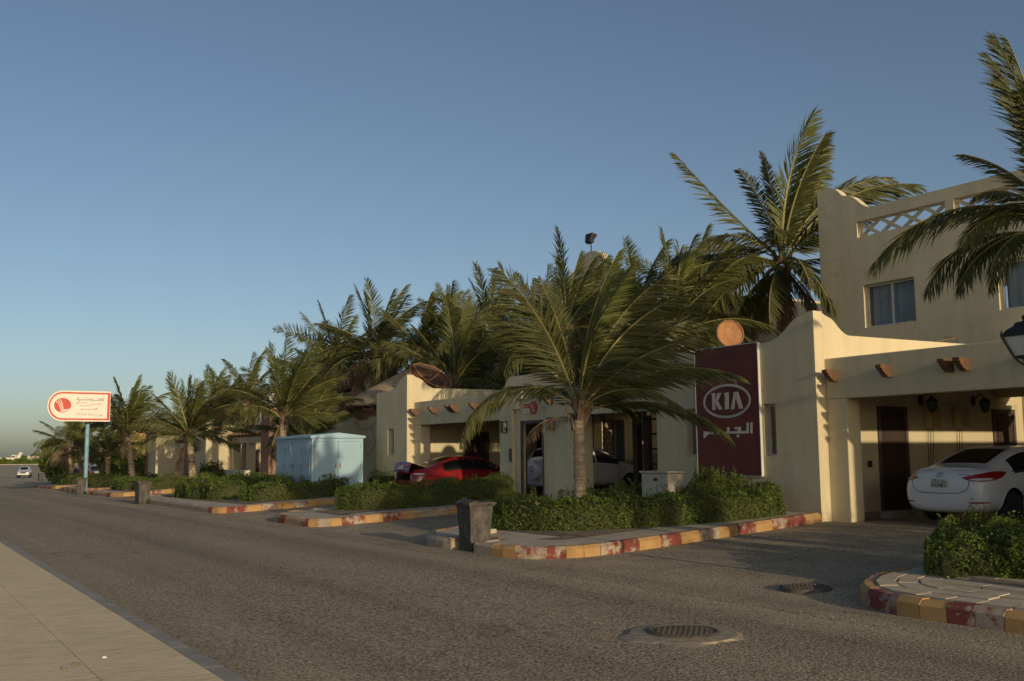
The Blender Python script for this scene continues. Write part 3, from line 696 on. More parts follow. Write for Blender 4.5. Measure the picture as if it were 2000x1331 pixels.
# ---- villa 2: carport with the red car, stepped entrance, second bay
ZG2 = .14
v2 = villa(33.0, 'cream villa with the stepped entrance and the red car in its carport', 2.62, False, [(34.1, 34.6, 1.64, 2.64)], zg=ZG2, depth_to=24.0)
carport_beam(v2, 33.0, 26.98, [32.74, 31.3, 30.05, 29.75, 28.4, 27.1], ZG2)
# entrance block: proud outer layer with a stepped niche, inner layer with the doorway
S = M['stucco']; yA, yB = 23.44, 26.95
niche = [(24.35, -.3), (24.35, 3.02), (24.62, 3.02), (24.62, 3.32), (24.88, 3.32), (24.88, 3.62), (25.66, 3.62), (25.66, 3.32), (25.92, 3.32), (25.92, 3.02), (26.22, 3.02), (26.22, -.3)]
topc = [(26.95, 3.58)] + s_curve(26.90, 3.60, 26.3, 4.05, 8) + s_curve(24.1, 4.05, 23.5, 3.60, 8) + [(23.44, 3.58)]
outer = [(23.44, -.3)] + niche + [(26.95, -.3)] + topc
b = MB(); b.plate(outer, [], 'X', 16.74, 16.86); b.build('entrance_surround', S, v2)
b = MB(); b.plate([(23.45, -.3), (24.66, -.3), (24.66, 2.66), (25.94, 2.66), (25.94, -.3), (26.94, -.3), (26.94, 3.75), (23.45, 3.75)], [], 'X', 16.862, 17.06); b.build('entrance_wall', S, v2)
door(v2, 'X', 16.90, 24.66, 25.94, .15, 2.66, 1, leaf=None)
m = MB(); m.box(17.075, 17.12, 25.96, 26.92, .2, 2.56); m.build('open_door_leaf', M['door'], v2)
b = MB(); b.box(16.74, 17.5, 23.10, 23.438, -.3, 2.727); b.build('post', S, v2)
b = MB(); b.box(16.8, 17.04, 19.14, 23.438, 2.73, 3.58); bevel(b.build('beam', S, v2), .015)
for y in (24.05, 22.0, 20.75, 20.45): corbel(v2, 16.742 if y > 23.4 else 16.804, y, 3.155)
b = MB(); b.box(17.05, 22.9, 19.3, 23.1, 3.34, 3.64); b.build('carport_roof', S, v2)
for y in (21.5, 20.2): b = MB(); b.box(17.05, 22.9, y - .06, y + .06, 3.12, 3.338); b.build('joist', M['wood'], v2)
for xa, xb in ((18.85, 20.0), (22.2, 23.3)): door(v2, 'Y', 33.0, xa, xb, .28, 2.5, 1)
wall_lantern(21.15, 32.995, 2.72, 'swan-neck lantern on the sunlit wall behind the red car', s=1.1)
t = thing('meter_box', (21.75, 32.99, 2.30), 'small cream wall box behind the red car', 'meter box', 'cream boxes on the carport wall')
m = MB(); m.box(-.22, .22, -.18, 0, -.26, .26); bevel(m.build('case', M['cream_box'], t, world=False), .01)
m = MB(); m.box(-.19, .05, -.19, -.182, -.20, .16); m.build('cover', M['dark_room'], t, world=False)
wall_lantern(16.738, 26.58, 2.50, 'black box lantern between the red car and the number sign', nrm=(-1, 0), kind='box')
wall_lantern(16.738, 24.0, 2.52, 'black box lantern between the entrance doorway and the palm trunk', nrm=(-1, 0), kind='box')
t = thing('intercom', (16.74, 26.28, 1.62), 'dark intercom box beside the brown entrance frame', 'intercom')
m = MB(); m.box(-.05, 0, -.06, .06, -.2, .2); bevel(m.build('case', M['black_iron'], t, world=False), .008)
m = MB(); m.box(-.056, -.051, -.035, .035, .03, .13); m.build('screen', M['ink'], t, world=False)
# house number sign: red and white plate with a round red disc
t = thing('number_sign', (16.85, 25.3, 3.02), 'small red and white number sign with a round red disc above the doorway', 'sign')
q = 16.845
m = MB(); m.box(q - .02, q, 25.33, 25.68, 2.87, 3.03); m.build('white_plate', M['sign_white'], t)
m = MB(); m.box(q - .022, q, 25.33, 25.68, 3.032, 3.17); m.build('red_plate', M['sign_red'], t)
m = MB(); m.lathe([(.0, -.03), (.19, -.03), (.20, -.012), (.20, 0)], 28, (q, 25.17, 3.04), 'X'); m.build('disc', M['sign_red'], t)
m = MB(); T3 = lambda a, c: (q - .034, 25.17 - a, 3.04 + c)
for k in range(2): m.ribbon([(-.10 + .05 * k, .12), (-.03 + .05 * k, .02), (.0 + .045 * k, -.10)], .018, T3)
m.ribbon([(.0, -.11), (.13, -.10)], .02, T3); m.build('emblem', M['sign_white'], t)
m = MB(); T3 = lambda a, c: (q - .024, 25.50 - a, 2.95 + c); m.ribbon([(.03, .05), (-.03, .03), (.02, .005), (-.03, -.02), (.03, -.05)], .016, T3); m.build('numeral', M['sign_red'], t)
m = MB(); T3 = lambda a, c: (q - .026, 25.50 - a, 3.10 + c); m.ribbon([(.08, .02), (.02, -.02), (-.04, .0), (-.09, -.02)], .014, T3); m.build('lettering', M['sign_white'], t)
# interior of the second bay: house front with window, pier, timber posts
b = MB(); b.plate(rect(19.2, 32.98, -.2, 4.3), [rect(28.95, 30.3, 1.28, 2.9)], 'X', 23.4, 23.65); b.build('inner_wall', S, v2)
window(v2, 'X', 23.4, 28.95, 30.3, 1.28, 2.9, .08, 1, 2, True, .05, seed=8)
b = MB(); b.box(21.6, 23.39, 31.4, 31.75, -.1, 3.3); b.build('pier', S, v2)
for i, (x, y, r_) in enumerate(((18.5, 22.31, .10), (18.5, 21.85, .09), (18.6, 21.35, .06), (22.4, 29.75, .11))):
    m = MB(); m.box(x - r_, x + r_, y - r_, y + r_, .05, 3.3); bevel(m.build('timber_post', M['door'], v2), .01)
for k in range(6):
    m = MB(); z = .5 + .42 * k; m.box(18.58, 18.62, 21.40, 21.76, z - .03, z + .03); m.build('trellis_rail', M['door'], v2)
# upper mass of villa 2 with a curved gable
top2 = [(24.8, 7.05), (28.6, 7.1)] + s_curve(28.9, 7.15, 30.2, 8.75) + [(30.36, 9.0), (30.5, 9.12), (30.7, 9.28), (30.95, 9.55), (31.25, 9.68), (31.6, 9.74), (31.95, 9.7), (32.25, 9.58), (32.5, 9.3), (32.7, 9.12), (33.0, 9.0), (33.5, 8.92), (36.0, 8.95)]
b = MB(); b.plate([(24.8, 0), (36.0, 0)][::1] + top2[::-1], [rect(34.1, 35.2, 6.0, 7.3), rect(26.3, 27.5, 5.1, 6.3)], 'X', 24.0, 24.3)
b.build('upper_wall', S, v2)
window(v2, 'X', 24.0, 34.1, 35.2, 6.0, 7.3, .12, seed=3); window(v2, 'X', 24.0, 26.3, 27.5, 5.1, 6.3, .12, seed=4)
b = MB(); b.plate([(24.3, 0), (34, 0), (34, 7.35), (24.3, 7.05)], [rect(26.3, 27.0, 4.75, 5.5), rect(27.6, 28.3, 4.75, 5.5)], 'Y', 24.8, 25.1); b.build('upper_side_wall', S, v2)
for a in (26.3, 27.6): window(v2, 'Y', 24.8, a, a + .7, 4.75, 5.5, .1, 1, 1, False)
b = MB(); b.box(24.3, 34, 25.1, 36.0, 6.4, 6.6); b.build('flat_roof', M['concrete'], v2)
b = MB(); b.box(24.301, 34, 35.75, 36.0, 0, 8.9); b.build('upper_side_wall', S, v2)
t = thing('floodlight', (24.15, 31.75, 9.73), 'black floodlight on a bracket at the top of the curved gable', 'floodlight')
m = MB(); m.tube([(0, 0, 0), (0, 0, .42)], .025, 6); m.tube([(0, -.18, .5), (0, -.18, .38), (0, .18, .38), (0, .18, .5)], .02, 5); m.build('bracket', M['black_iron'], t, world=False)
m = MB(); m.hexa([(-.20, -.16, .40), (-.06, -.16, .34), (-.06, .16, .34), (-.20, .16, .40), (-.10, -.24, .78), (.16, -.24, .70), (.16, .24, .70), (-.10, .24, .78)]); bevel(m.build('housing', M['black_iron'], t, world=False), .02)
m = MB(); m.hexa([(-.215, -.14, .42), (-.201, -.14, .42), (-.201, .14, .42), (-.215, .14, .42), (-.13, -.21, .75), (-.115, -.21, .75), (-.115, .21, .75), (-.13, .21, .75)]); m.build('glass', M['pane'], t, world=False)

# ---- villa 0: mostly beyond the right edge; its walls throw the long shadows
v0 = villa(-4.87, 'cream villa standing nearest, its wall ending the banner villa carport', 5.05, True, [], zg=.2)
b = MB(); b.box(24.0, 33, -14, 1.2, 0, 8.6); b.build('upper_wall', M['stucco'], v0)
b = MB(); b.box(16.8, 17.04, -18.7, -4.872, 2.73, 3.58); b.build('beam', M['stucco'], v0)

# ---- thatched brick hut on a low block behind villa 2's wall
t = thing('hut', (22.8, 45.2, 0), 'round brick hut with a shaggy conical thatched roof above the side wall', 'hut')
b = MB(); b.box(20.2, 30, 36.02, 48.6, -.2, 3.50); b.build('lower_wall', M['stucco'], t)
hc = Vector((22.8, 45.2, 0)); R = 2.75
m = MB(); m.lathe([(R - .06, 3.4), (R - .06, 4.45)], 48, (hc.x, hc.y, 0)); dr = m.build('brick_drum', M['mortar'], t)
BR = {}
for row in range(9):
    nb = 62
    for k in range(nb):
        a = 2 * math.pi * (k + .5 * (row % 2)) / nb
        dx, dy = math.cos(a), math.sin(a)
        if dx > -.05 and dy > -.2: continue                             # the side turned away
        if row in (3, 4, 5, 6) and abs((a - D2R(196) + math.pi) % (2 * math.pi) - math.pi) < .12: continue
        key = 'brick'
        if key not in BR: q = MB(); q.box(-.03, .045, -.125, .125, -.045, .045); BR[key] = q.mesh('brick', M['brick'])
        o = link('brick', BR[key], dr); o.location = ((R - .03) * dx, (R - .03) * dy, 3.54 + row * .108); o.rotation_euler = (0, 0, a)
a = D2R(196); w = MB(); Mx = Matrix.Translation((hc.x, hc.y, 0)) @ Matrix.Rotation(a, 4, 'Z')
w.plate(rect(-.34, .34, 3.82, 4.34), [rect(-.26, .26, 3.90, 4.26)], 'X', R - .02, R + .08); w.xf(Mx); fr = w.build('window', M['concrete'], t)
w = MB(); w.box(R - .06, R - .03, -.27, .27, 3.88, 4.28); w.xf(Mx); w.build('pane', M['dark_room'], fr)
m = MB(); rg = random.Random(4); n = 72; vs = []; prof = [(.05, 6.0), (.8, 5.64), (1.7, 5.15), (2.5, 4.72), (3.0, 4.40), (3.28, 4.20), (3.30, 4.05), (3.15, 3.98), (2.75, 4.06)]
for i, (r_, z) in enumerate(prof):
    for k in range(n):
        an = 2 * math.pi * k / n; rr = r_ * (1 + (rg.uniform(-.012, .012) if i > 3 else 0)); zz = z + (rg.uniform(-.05, .04) if 4 < i < 8 else rg.uniform(-.015, .015)); vs.append((hc.x + rr * math.cos(an), hc.y + rr * math.sin(an), zz))
m.add(vs, [(i * n + k, i * n + (k + 1) % n, (i + 1) * n + (k + 1) % n, (i + 1) * n + k) for i in range(len(prof) - 1) for k in range(n)])
rf = m.build('thatched_roof', M['thatch'], t, smooth=True)
s_ = MB()
for k in range(900):                                                    # loose straw at the eaves and down the slope
    an = rg.uniform(0, 2 * math.pi); u = rg.random() ** .5; r0 = lerp(.6, 3.25, u); z0 = np.interp(r0, [p[0] for p in prof[:6]], [p[1] for p in prof[:6]]) + .015
    ln = rg.uniform(.25, .55); r1 = r0 + ln * .8; z1 = z0 - ln * (.5 if r1 < 3.2 else .75) + rg.uniform(0, .05); da = rg.uniform(-.03, .03)
    p0 = Vector((hc.x + r0 * math.cos(an), hc.y + r0 * math.sin(an), z0)); p1 = Vector((hc.x + r1 * math.cos(an + da), hc.y + r1 * math.sin(an + da), z1)); sd = Vector((-math.sin(an), math.cos(an), 0)) * .018
    s_.add([p0 - sd, p0 + sd, p1], [(0, 1, 2)])
tag(s_.build('loose_straw', M['thatch'], rf, recalc=False), kind='stuff')
m = MB(); m.tube([(20.19, 46.2, 3.4), (20.17, 45.4, 2.9), (20.17, 44.4, 2.95), (20.17, 43.2, 3.3)], .009, 5); m.tube([(20.17, 44.2, 3.1), (20.17, 43.6, 2.2), (20.17, 44.6, 1.6)], .008, 5)
o = m.build('hanging_cable', M['twig'], t)

# ---- the lower villas further along
def far_villa(Yc, X, label, mat, hi, L, beam_y, doors, seed, step=True):
    rg = random.Random(seed); t = thing('villa', (X, Yc, 0), label, 'house', 'villas in a row along the road'); zg = grd(16.4, Yc) - .05
    S = M[mat]; lo = hi - .45
    b = MB(); b.plate([(Yc, zg - .4), (Yc, hi), (Yc + .12, hi)] + s_curve(Yc + .16, hi - .02, Yc + 1.2, lo) + [(Yc + L, lo), (Yc + L, zg - .4)], [], 'X', X, X + .25); b.build('front_wall', S, t)
    b = MB(); b.plate([(X + .25, zg - .4), (X + .25, hi - .02)] + s_curve(X + .3, hi - .05, X + 1.15, lo + .02) + [(X + 7, lo + .02), (X + 7, zg - .4)], [], 'Y', Yc, Yc + .25); b.build('side_wall', S, t)
    y0 = Yc - beam_y
    b = MB(); b.box(X + 1.5, X + 1.75, y0, Yc - .003, hi - 1.55, hi - .78); b.build('beam', S, t)
    for k in range(int(beam_y / .62)): corbel(t, X + 1.504, y0 + .3 + k * .62, hi - 1.15)
    n = 3
    for k in range(n + 1):
        y = lerp(y0 + .25, Yc - .25, k / n); b = MB(); b.box(X + 1.503, X + 1.9, y - .22, y + .22, zg - .3, hi - 1.552); b.build('pillar', S, t)
    b = MB(); b.box(X + 3.4, X + 3.6, y0, Yc - .003, zg - .3, hi - .9); b.build('inner_wall', S, t)
    for k in range(n):
        y = lerp(y0 + .25, Yc - .25, (k + .5) / n); door(t, 'X', X + 3.4, y - .55, y + .45, zg, zg + 2.1, 1)
    door(t, 'Y', Yc, X + 2.2, X + 3.2, zg, zg + 2.1, 1)
    if step:
        b = MB(); y = Yc - beam_y * .55; b.plate([(y - .62, hi - .78), (y + .62, hi - .78), (y + .62, hi - .55), (y + .34, hi - .35), (y + .30, hi + .12), (y - .30, hi + .12), (y - .34, hi - .35), (y - .62, hi - .55)], [], 'X', X + 1.48, X + 1.82); b.build('stepped_gable', M['stucco_white'], t)
    b = MB(); b.box(X + 7.0, X + 15, y0 - 1, Yc + L, zg, hi + rg.uniform(1.2, 2.6)); b.build('rear_block', S, t)
    return t, zg
v3, zg3 = far_villa(58.8, 16.4, 'low cream villa behind the hedge left of the blue cabinet', 'stucco', 3.95, 3.0, 8.8, 0, 1)
b = MB(); b.box(16.42, 16.8, 47.9, 49.1, -.2, 4.15); b.build('end_pier', M['stucco_pink'], v3)
b = MB(); b.plate([(47.9, 4.152), (49.1, 4.152), (49.1, 4.35)] + s_curve(48.9, 4.4, 48.1, 4.75, 6) + [(47.9, 4.75)], [], 'X', 16.42, 16.8); b.build('pier_cap', M['stucco_white'], v3)
b = MB(); b.box(15.9, 16.2, 50.0, 58.5, -.3, .95); b.build('low_white_wall', M['stucco_white'], v3)
v4, zg4 = far_villa(70.9, 16.4, 'cream villa with a brown pilaster between the first two street palms', 'stucco', 3.8, 2.2, 7.5, 0, 2, False)
b = MB(); b.box(16.3, 16.7, 62.2, 63.2, -.3, 3.7); b.build('brown_pilaster', M['stucco_pink'], v4)
v5, zg5 = far_villa(80.3, 16.6, 'ochre yellow villa behind the palm beside the round-ended sign', 'stucco_ochre', 3.9, 3.0, 7.2, 0, 3, False)
b = MB(); b.box(16.5, 16.9, 73.2, 74.4, -.5, 3.3); b.build('brown_pilaster', M['stucco_pink'], v5)
v6, zg6 = far_villa(97, 17.5, 'distant tan villa almost hidden behind the furthest palms', 'stucco_tan', 3.3, 4.0, 9, 0, 4, False)
# upper blocks glimpsed between the palms
for i, (x0, x1, y0, y1, h, mt, lab) in enumerate(((25, 33, 47, 57, 6.1, 'stucco', 'pale upper block glimpsed between the palm clump and the street palm'), (25, 31, 41.5, 45.6, 8.0, 'stucco_white', 'tall pale tower block behind the middle palm clump'), (24, 31, 60, 69, 5.6, 'stucco_white', 'pale upper storey seen through the palms left of the thatched hut'), (25, 33, 74, 88, 6.0, 'stucco_tan', 'tan upper block behind the second street palm'))):
    t = thing('building', (x0, y0, 0), lab, 'building', 'upper blocks behind the villas')
    b = MB(); b.plate(rect(y0, y1, -.5, h - .3), [rect(lerp(y0, y1, .3) - .6, lerp(y0, y1, .3) + .6, h - 2.4, h - 1.2), rect(lerp(y0, y1, .7) - .6, lerp(y0, y1, .7) + .6, h - 2.4, h - 1.2)], 'X', x0, x0 + .3); b.build('wall', M[mt], t)
    b = MB(); b.box(x0 + .302, x1, y0, y1, -.5, h - .302); b.build('wall', M[mt], t)
    b = MB(); b.plate([(y0, h - .298), (y1, h - .298), (y1, h + .2)] + s_curve(y1 - .2, h + .18, y1 - 1.2, h - .1, 6) + s_curve(y0 + 1.2, h - .1, y0 + .2, h + .18, 6) + [(y0, h + .2)], [], 'X', x0 + .005, x0 + .25); b.build('parapet', M[mt], t)
    for f_ in (.3, .7): window(t, 'X', x0, lerp(y0, y1, f_) - .6, lerp(y0, y1, f_) + .6, h - 2.4, h - 1.2, .1, 1, 2, False)
# ================================================================ VEGETATION
R0 = np.array([_R0.x, _R0.y, 0.0]); F0 = np.array([_F0.x, _F0.y, 0.0]); UP = np.array([0, 0, 1.0])
def npmesh(name, V, F, mats, mi=None, smooth=False):
    """V (n,3); F list of index tuples or an (m,4)/(m,3) array"""
    me = bpy.data.meshes.new(name)
    F = F if isinstance(F, list) else F.tolist()
    me.from_pydata(V.tolist(), [], F)
    for m in mats: me.materials.append(m)
    if mi is not None: me.polygons.foreach_set('material_index', mi)
    if smooth: me.polygons.foreach_set('use_smooth', [True] * len(F))
    return me
def unit(a): return a / np.maximum(np.linalg.norm(a, axis=-1, keepdims=True), 1e-9)

def frond(parent, p0, az, el, L, droop, rg, wind=.25, leaf=.72, nl=58, dead=False, roll=0.0, swing=0.0, young=False, lw=.045, ragged=.0, curl=1.25):
    """one feather leaf: a bending midrib with two rows of leaflets. az: 0 right of the view, 90 away from it"""
    N = 14; t = np.linspace(0, 1, N); e = el - droop * t ** curl; a = az + swing * t
    d = np.cos(e)[:, None] * (np.cos(a)[:, None] * R0 + np.sin(a)[:, None] * F0) + np.sin(e)[:, None] * UP
    d = unit(d + wind * .35 * (t ** 1.5)[:, None] * R0)
    P = np.vstack([[0, 0, 0], np.cumsum((d[:-1] + d[1:]) * .5 * L / (N - 1), axis=0)])
    V = []; F = []; MI = []
    # midrib: a thin three-sided tapering rod
    rad = .028 * L / 3.2 * (1 - t) ** .8 + .004
    s0 = unit(np.cross(d, UP + 1e-3 * R0)); u0 = unit(np.cross(s0, d))
    for k in range(3):
        an = 2 * math.pi * k / 3 + .5; V.append(P + (s0 * math.cos(an) + u0 * math.sin(an)) * rad[:, None])
    V = [np.stack(V, 1).reshape(-1, 3)]
    F = [(i * 3 + k, i * 3 + (k + 1) % 3, i * 3 + 3 + (k + 1) % 3, i * 3 + 3 + k) for i in range(N - 1) for k in range(3)]; MI = [1] * len(F)
    # leaflets
    n = nl; tt = np.linspace(.13, 1.0, n); tt = np.concatenate([tt, tt + .004]).clip(0, 1); sg = np.concatenate([np.ones(n), -np.ones(n)])
    keep = rg.random(2 * n) > ragged; tt, sg = tt[keep], sg[keep]; m = len(tt)
    B = np.stack([np.interp(tt, t, P[:, c]) for c in range(3)], 1); T = unit(np.stack([np.interp(tt, t, d[:, c]) for c in range(3)], 1))
    S = unit(np.stack([np.interp(tt, t, s0[:, c]) for c in range(3)], 1)); Nn = unit(np.cross(S, T))
    cr, sr = math.cos(roll), math.sin(roll); S, Nn = S * cr + Nn * sr, Nn * cr - S * sr
    ang = np.radians(34 + 32 * tt + rg.normal(0, 5, m)); fold = .34 + rg.normal(0, .07, m)
    D = unit(S * (sg * np.cos(ang))[:, None] + T * np.sin(ang)[:, None] - Nn * fold[:, None] + wind * R0 * (.55 + .5 * rg.random(m))[:, None] + rg.normal(0, .05, (m, 3)))
    prof = np.where(tt < .35, .62 + .38 * (tt - .13) / .22, 1.0) * np.where(tt > .6, 1 - .62 * ((tt - .6) / .4) ** 1.4, 1.0)
    ll = leaf * L / 3.2 * prof * rg.uniform(.84, 1.1, m)
    W = T - D * (T * D).sum(1)[:, None]; W = unit(W); Q = np.cross(D, W); tw = rg.normal(.25, .35, m); W = W * np.cos(tw)[:, None] + Q * np.sin(tw)[:, None]
    hw = lw * .5 * L / 3.2 * (.7 + .3 * prof)
    grav = (.10 if not dead else .45) * ll
    mid = B + D * (ll * .52)[:, None] - UP * (grav * .3)[:, None]
    tip = B + D * ll[:, None] - UP * (grav * 1.15)[:, None] + R0 * (wind * .18 * ll)[:, None]
    o = 3 * N
    V.append(np.stack([B - W * (hw * .5)[:, None], B + W * (hw * .5)[:, None], mid + W * hw[:, None], mid - W * hw[:, None], tip], 1).reshape(-1, 3))
    for i in range(m):
        q = o + i * 5; F.append((q, q + 1, q + 2, q + 3)); F.append((q + 3, q + 2, q + 4))
    MI += [0] * (2 * m)
    mats = [M['palm_dead'], M['palm_rib_dead']] if dead else [M['palm_young'] if young else M['palm_leaf'], M['palm_rib']]
    me = npmesh('frond', np.vstack(V), F, mats, MI); ob = link('frond', me, parent); ob.location = p0; return ob

def trunk(parent, top, r0, r1, rg, lean=None, boots=True):
    """ringed trunk with a flared foot; top is relative to the palm's base"""
    top = Vector(top); n = max(8, int(top.z / .11)); m = MB(); pts = []; rad = []
    for i in range(n + 1):
        t = i / n; p = Vector((top.x * t ** 1.5, top.y * t ** 1.5, top.z * t)); flare = .10 * max(0, 1 - t * top.z / .55) ** 2
        pts.append(p); rad.append(lerp(r0, r1, t) + flare + (.011 if i % 2 else -.006) + rg.uniform(-.004, .004))
    m.tube(pts, rad, 14); o = m.build('trunk', M['trunk'], parent, smooth=True, world=False)
    b = MB()                                                            # old leaf bases wrapped round the crown shaft
    for k in range(16):
        a = k * 2.4; h = rg.uniform(-.28, .30); c, s = math.cos(a), math.sin(a); r = r1 * .95; l_ = rg.uniform(.22, .5); out = rg.uniform(.05, .24); w = rg.uniform(.05, .09)
        p = Vector((top.x + c * r, top.y + s * r, top.z + h)); q = p + Vector((c * out, s * out, l_)); sd = Vector((-s, c, 0)) * w; th = Vector((c, s, 0)) * .03
        b.hexa([p - sd - th, p + sd - th, p + sd + th, p - sd + th, q - sd * .45 - th * .4, q + sd * .45 - th * .4, q + sd * .45 + th * .4, q - sd * .45 + th * .4])
    b.build('leaf_base', M['boot'], parent, world=False); return o

def palm(x, y, h, label, fronds=None, n=18, L=3.2, seed=1, zg=None, r=(.19, .15), lean=(0, 0), wind=.3, skirt=0, nl=64, lw=.042, spread=1.0, leaf=.72, up=1.0, elmin=-18):
    rg = np.random.default_rng(seed); zb = (grd(x, y) if zg is None else zg) - .05
    t = thing('palm_tree', (x, y, zb), label, 'palm tree', 'palm trees along the villas')
    top = (lean[0], lean[1], h); trunk(t, top, r[0], r[1], rg)
    hub = np.array(top) + np.array([0, 0, .12])
    if fronds is None:
        fronds = []
        for k in range(n):
            u = k / (n - 1); az = k * 2.39996 + seed; el = math.radians(lerp(88, elmin, u ** .95) * up) + rg.normal(0, .1)
            az += rg.normal(0, .25)
            if u < .5 and math.cos(az) < 0 and rg.random() < .3: az = math.pi - az                    # the wind gathers some younger leaves to leeward
            fronds.append(dict(az=az, el=el, L=L * rg.uniform(.82, 1.12) * (1 - .08 * u), droop=lerp(.35, 1.2, u ** .8) * rg.uniform(.7, 1.35) * spread, roll=rg.normal(0, .75), swing=rg.normal(0, .3), young=u < .22, dead=(skirt > 2 and u > .84 and rg.random() < .6), ragged=.04 + .12 * u, leaf=leaf * lerp(.85, 1.05, u)))
        for k in range(skirt):
            fronds.append(dict(az=rg.uniform(0, 6.28), el=rg.uniform(-1.2, -.2), L=L * rg.uniform(.5, .75), droop=rg.uniform(.3, .8), roll=rg.normal(0, .6), dead=True, ragged=.3))
    for f_ in fronds:
        f_ = dict(f_); a, e = f_['az'], f_['el']
        d = math.cos(e) * (math.cos(a) * R0 + math.sin(a) * F0); p0 = hub + d * r[1] * .55 + UP * (.12 * math.sin(e)) + UP * rg.uniform(-.12, .08)
        f_.setdefault('nl', nl); f_.setdefault('lw', lw); f_.setdefault('wind', wind); f_.setdefault('leaf', leaf)
        frond(t, tuple(p0), rg=rg, **f_)
    return t
def FR(azd, eld, L, droopd, rolld=0, swing=0, **k): return dict(az=math.radians(azd), el=math.radians(eld), L=L, droop=math.radians(droopd), roll=math.radians(rolld), swing=math.radians(swing), **k)

# the palm in front of the banner
main = [FR(181, 50, 3.15, 128, -25, 0, ragged=.1, lw=.036, wind=.1, curl=.95, leaf=.62), FR(178, 74, 3.3, 30, 66, 0, wind=.12, leaf=1.0), FR(162, 64, 2.9, 40, 60, 10, wind=.15, leaf=.9), FR(140, 80, 3.0, 25, 40, 0, leaf=.7, wind=.15),
        FR(20, 86, 3.5, 22, 20, 0, young=True, leaf=.55), FR(-30, 84, 3.2, 30, 35, 10, young=True, leaf=.6), FR(60, 80, 3.0, 40, 40, -20, leaf=.65), FR(5, 75, 3.5, 40, -62, 0, leaf=.85), FR(-20, 68, 3.2, 46, -58, 10, leaf=.85),
        FR(30, 62, 3.2, 46, -62, -15, leaf=.85), FR(8, 57, 3.3, 42, -60, 0, leaf=.85), FR(-14, 50, 3.0, 46, -54, 5, leaf=.85), FR(25, 44, 2.9, 48, -48, -8, leaf=.8), FR(0, 38, 3.0, 52, -35, 0, leaf=.75),
        FR(2, 37, 3.6, 58, -14, 0, lw=.04, leaf=.58, wind=.16), FR(-6, 18, 3.2, 64, 0, 0, lw=.042, leaf=.70, wind=.12), FR(-40, 34, 2.4, 80, -10, 20), FR(-80, 60, 2.2, 70, 0, 40), FR(90, 52, 2.9, 70, 0, -40), FR(120, 44, 2.6, 70, 0, -20), FR(70, 34, 2.6, 80, 0, -30), FR(150, 8, 1.4, 60, 0, 0, dead=True, ragged=.4)]
palm(12.3, 16.7, 2.38, 'wind-blown palm in front of the red banner, its trunk in the hedge', main, seed=11, r=(.128, .112), wind=.34, nl=88, lw=.036)
# tall palm behind the banner wall
tall = [FR(-50, 80, 4.3, 28, -60, 0, leaf=.75), FR(140, 78, 3.6, 30, 60, 0, leaf=.7), FR(165, 47, 4.94, -4, 30, 0, ragged=.12, leaf=.58, wind=.1), FR(100, 84, 3.91, 14, 20, 40, leaf=.5), FR(-60, 87, 4.94, 20, 70, 60, leaf=.75, young=True), FR(20, 78, 4.60, 26, -70, 0, leaf=.8, young=True), FR(40, 68, 4.48, 34, -60, 0, leaf=.8), FR(-4, 60, 5.3, 66, -40, 0, leaf=.8), FR(8, 64, 5.0, 60, -60, 0, leaf=.8), FR(20, 40, 4.37, 70, -40, 0), FR(70, 60, 4.14, 60, 0, 0),
        FR(180, 22, 3.91, 62, 0, 0, leaf=.7), FR(196, 8, 4.14, 42, 20, 0, leaf=.7), FR(165, 0, 3.68, 62, 0, 0), FR(185, -18, 3.91, 52, 20, 0, leaf=.75), FR(-90, 10, 2.99, 80, 0, 0), FR(-20, -10, 2.99, 60, 0, 0), FR(10, -25, 2.76, 50, 0, 0), FR(-120, -20, 2.99, 60, 0, 0), FR(90, 10, 3.45, 80, 0, 0), FR(150, -50, 2.53, 30, 0, 0, dead=True), FR(-40, -50, 2.53, 30, 0, 0, dead=True), FR(-100, -60, 2.30, 20, 0, 0, dead=True), FR(215, -55, 2.30, 20, 0, 0, dead=True)]
palm(24.75, 22.3, 7.5, 'tallest palm behind the banner wall, its crown above the satellite dish', tall + [FR(a_, e_, 3.6, 60, r_, 0, leaf=.8) for a_, e_, r_ in ((150, 34, 20), (210, 30, -20), (-60, 40, 30), (-110, 30, 0), (-140, 12, 20), (175, -4, 10), (-30, 12, 0), (120, 20, 0), (-80, -8, 20), (190, -32, 0))] + [FR(a_, e_, 2.2, 30, 0, 0, dead=True, ragged=.2) for a_, e_ in ((-70, -35), (-130, -45), (170, -40), (-20, -50))], seed=21, zg=.2, r=(.26, .24), wind=.25, nl=84, lw=.042)
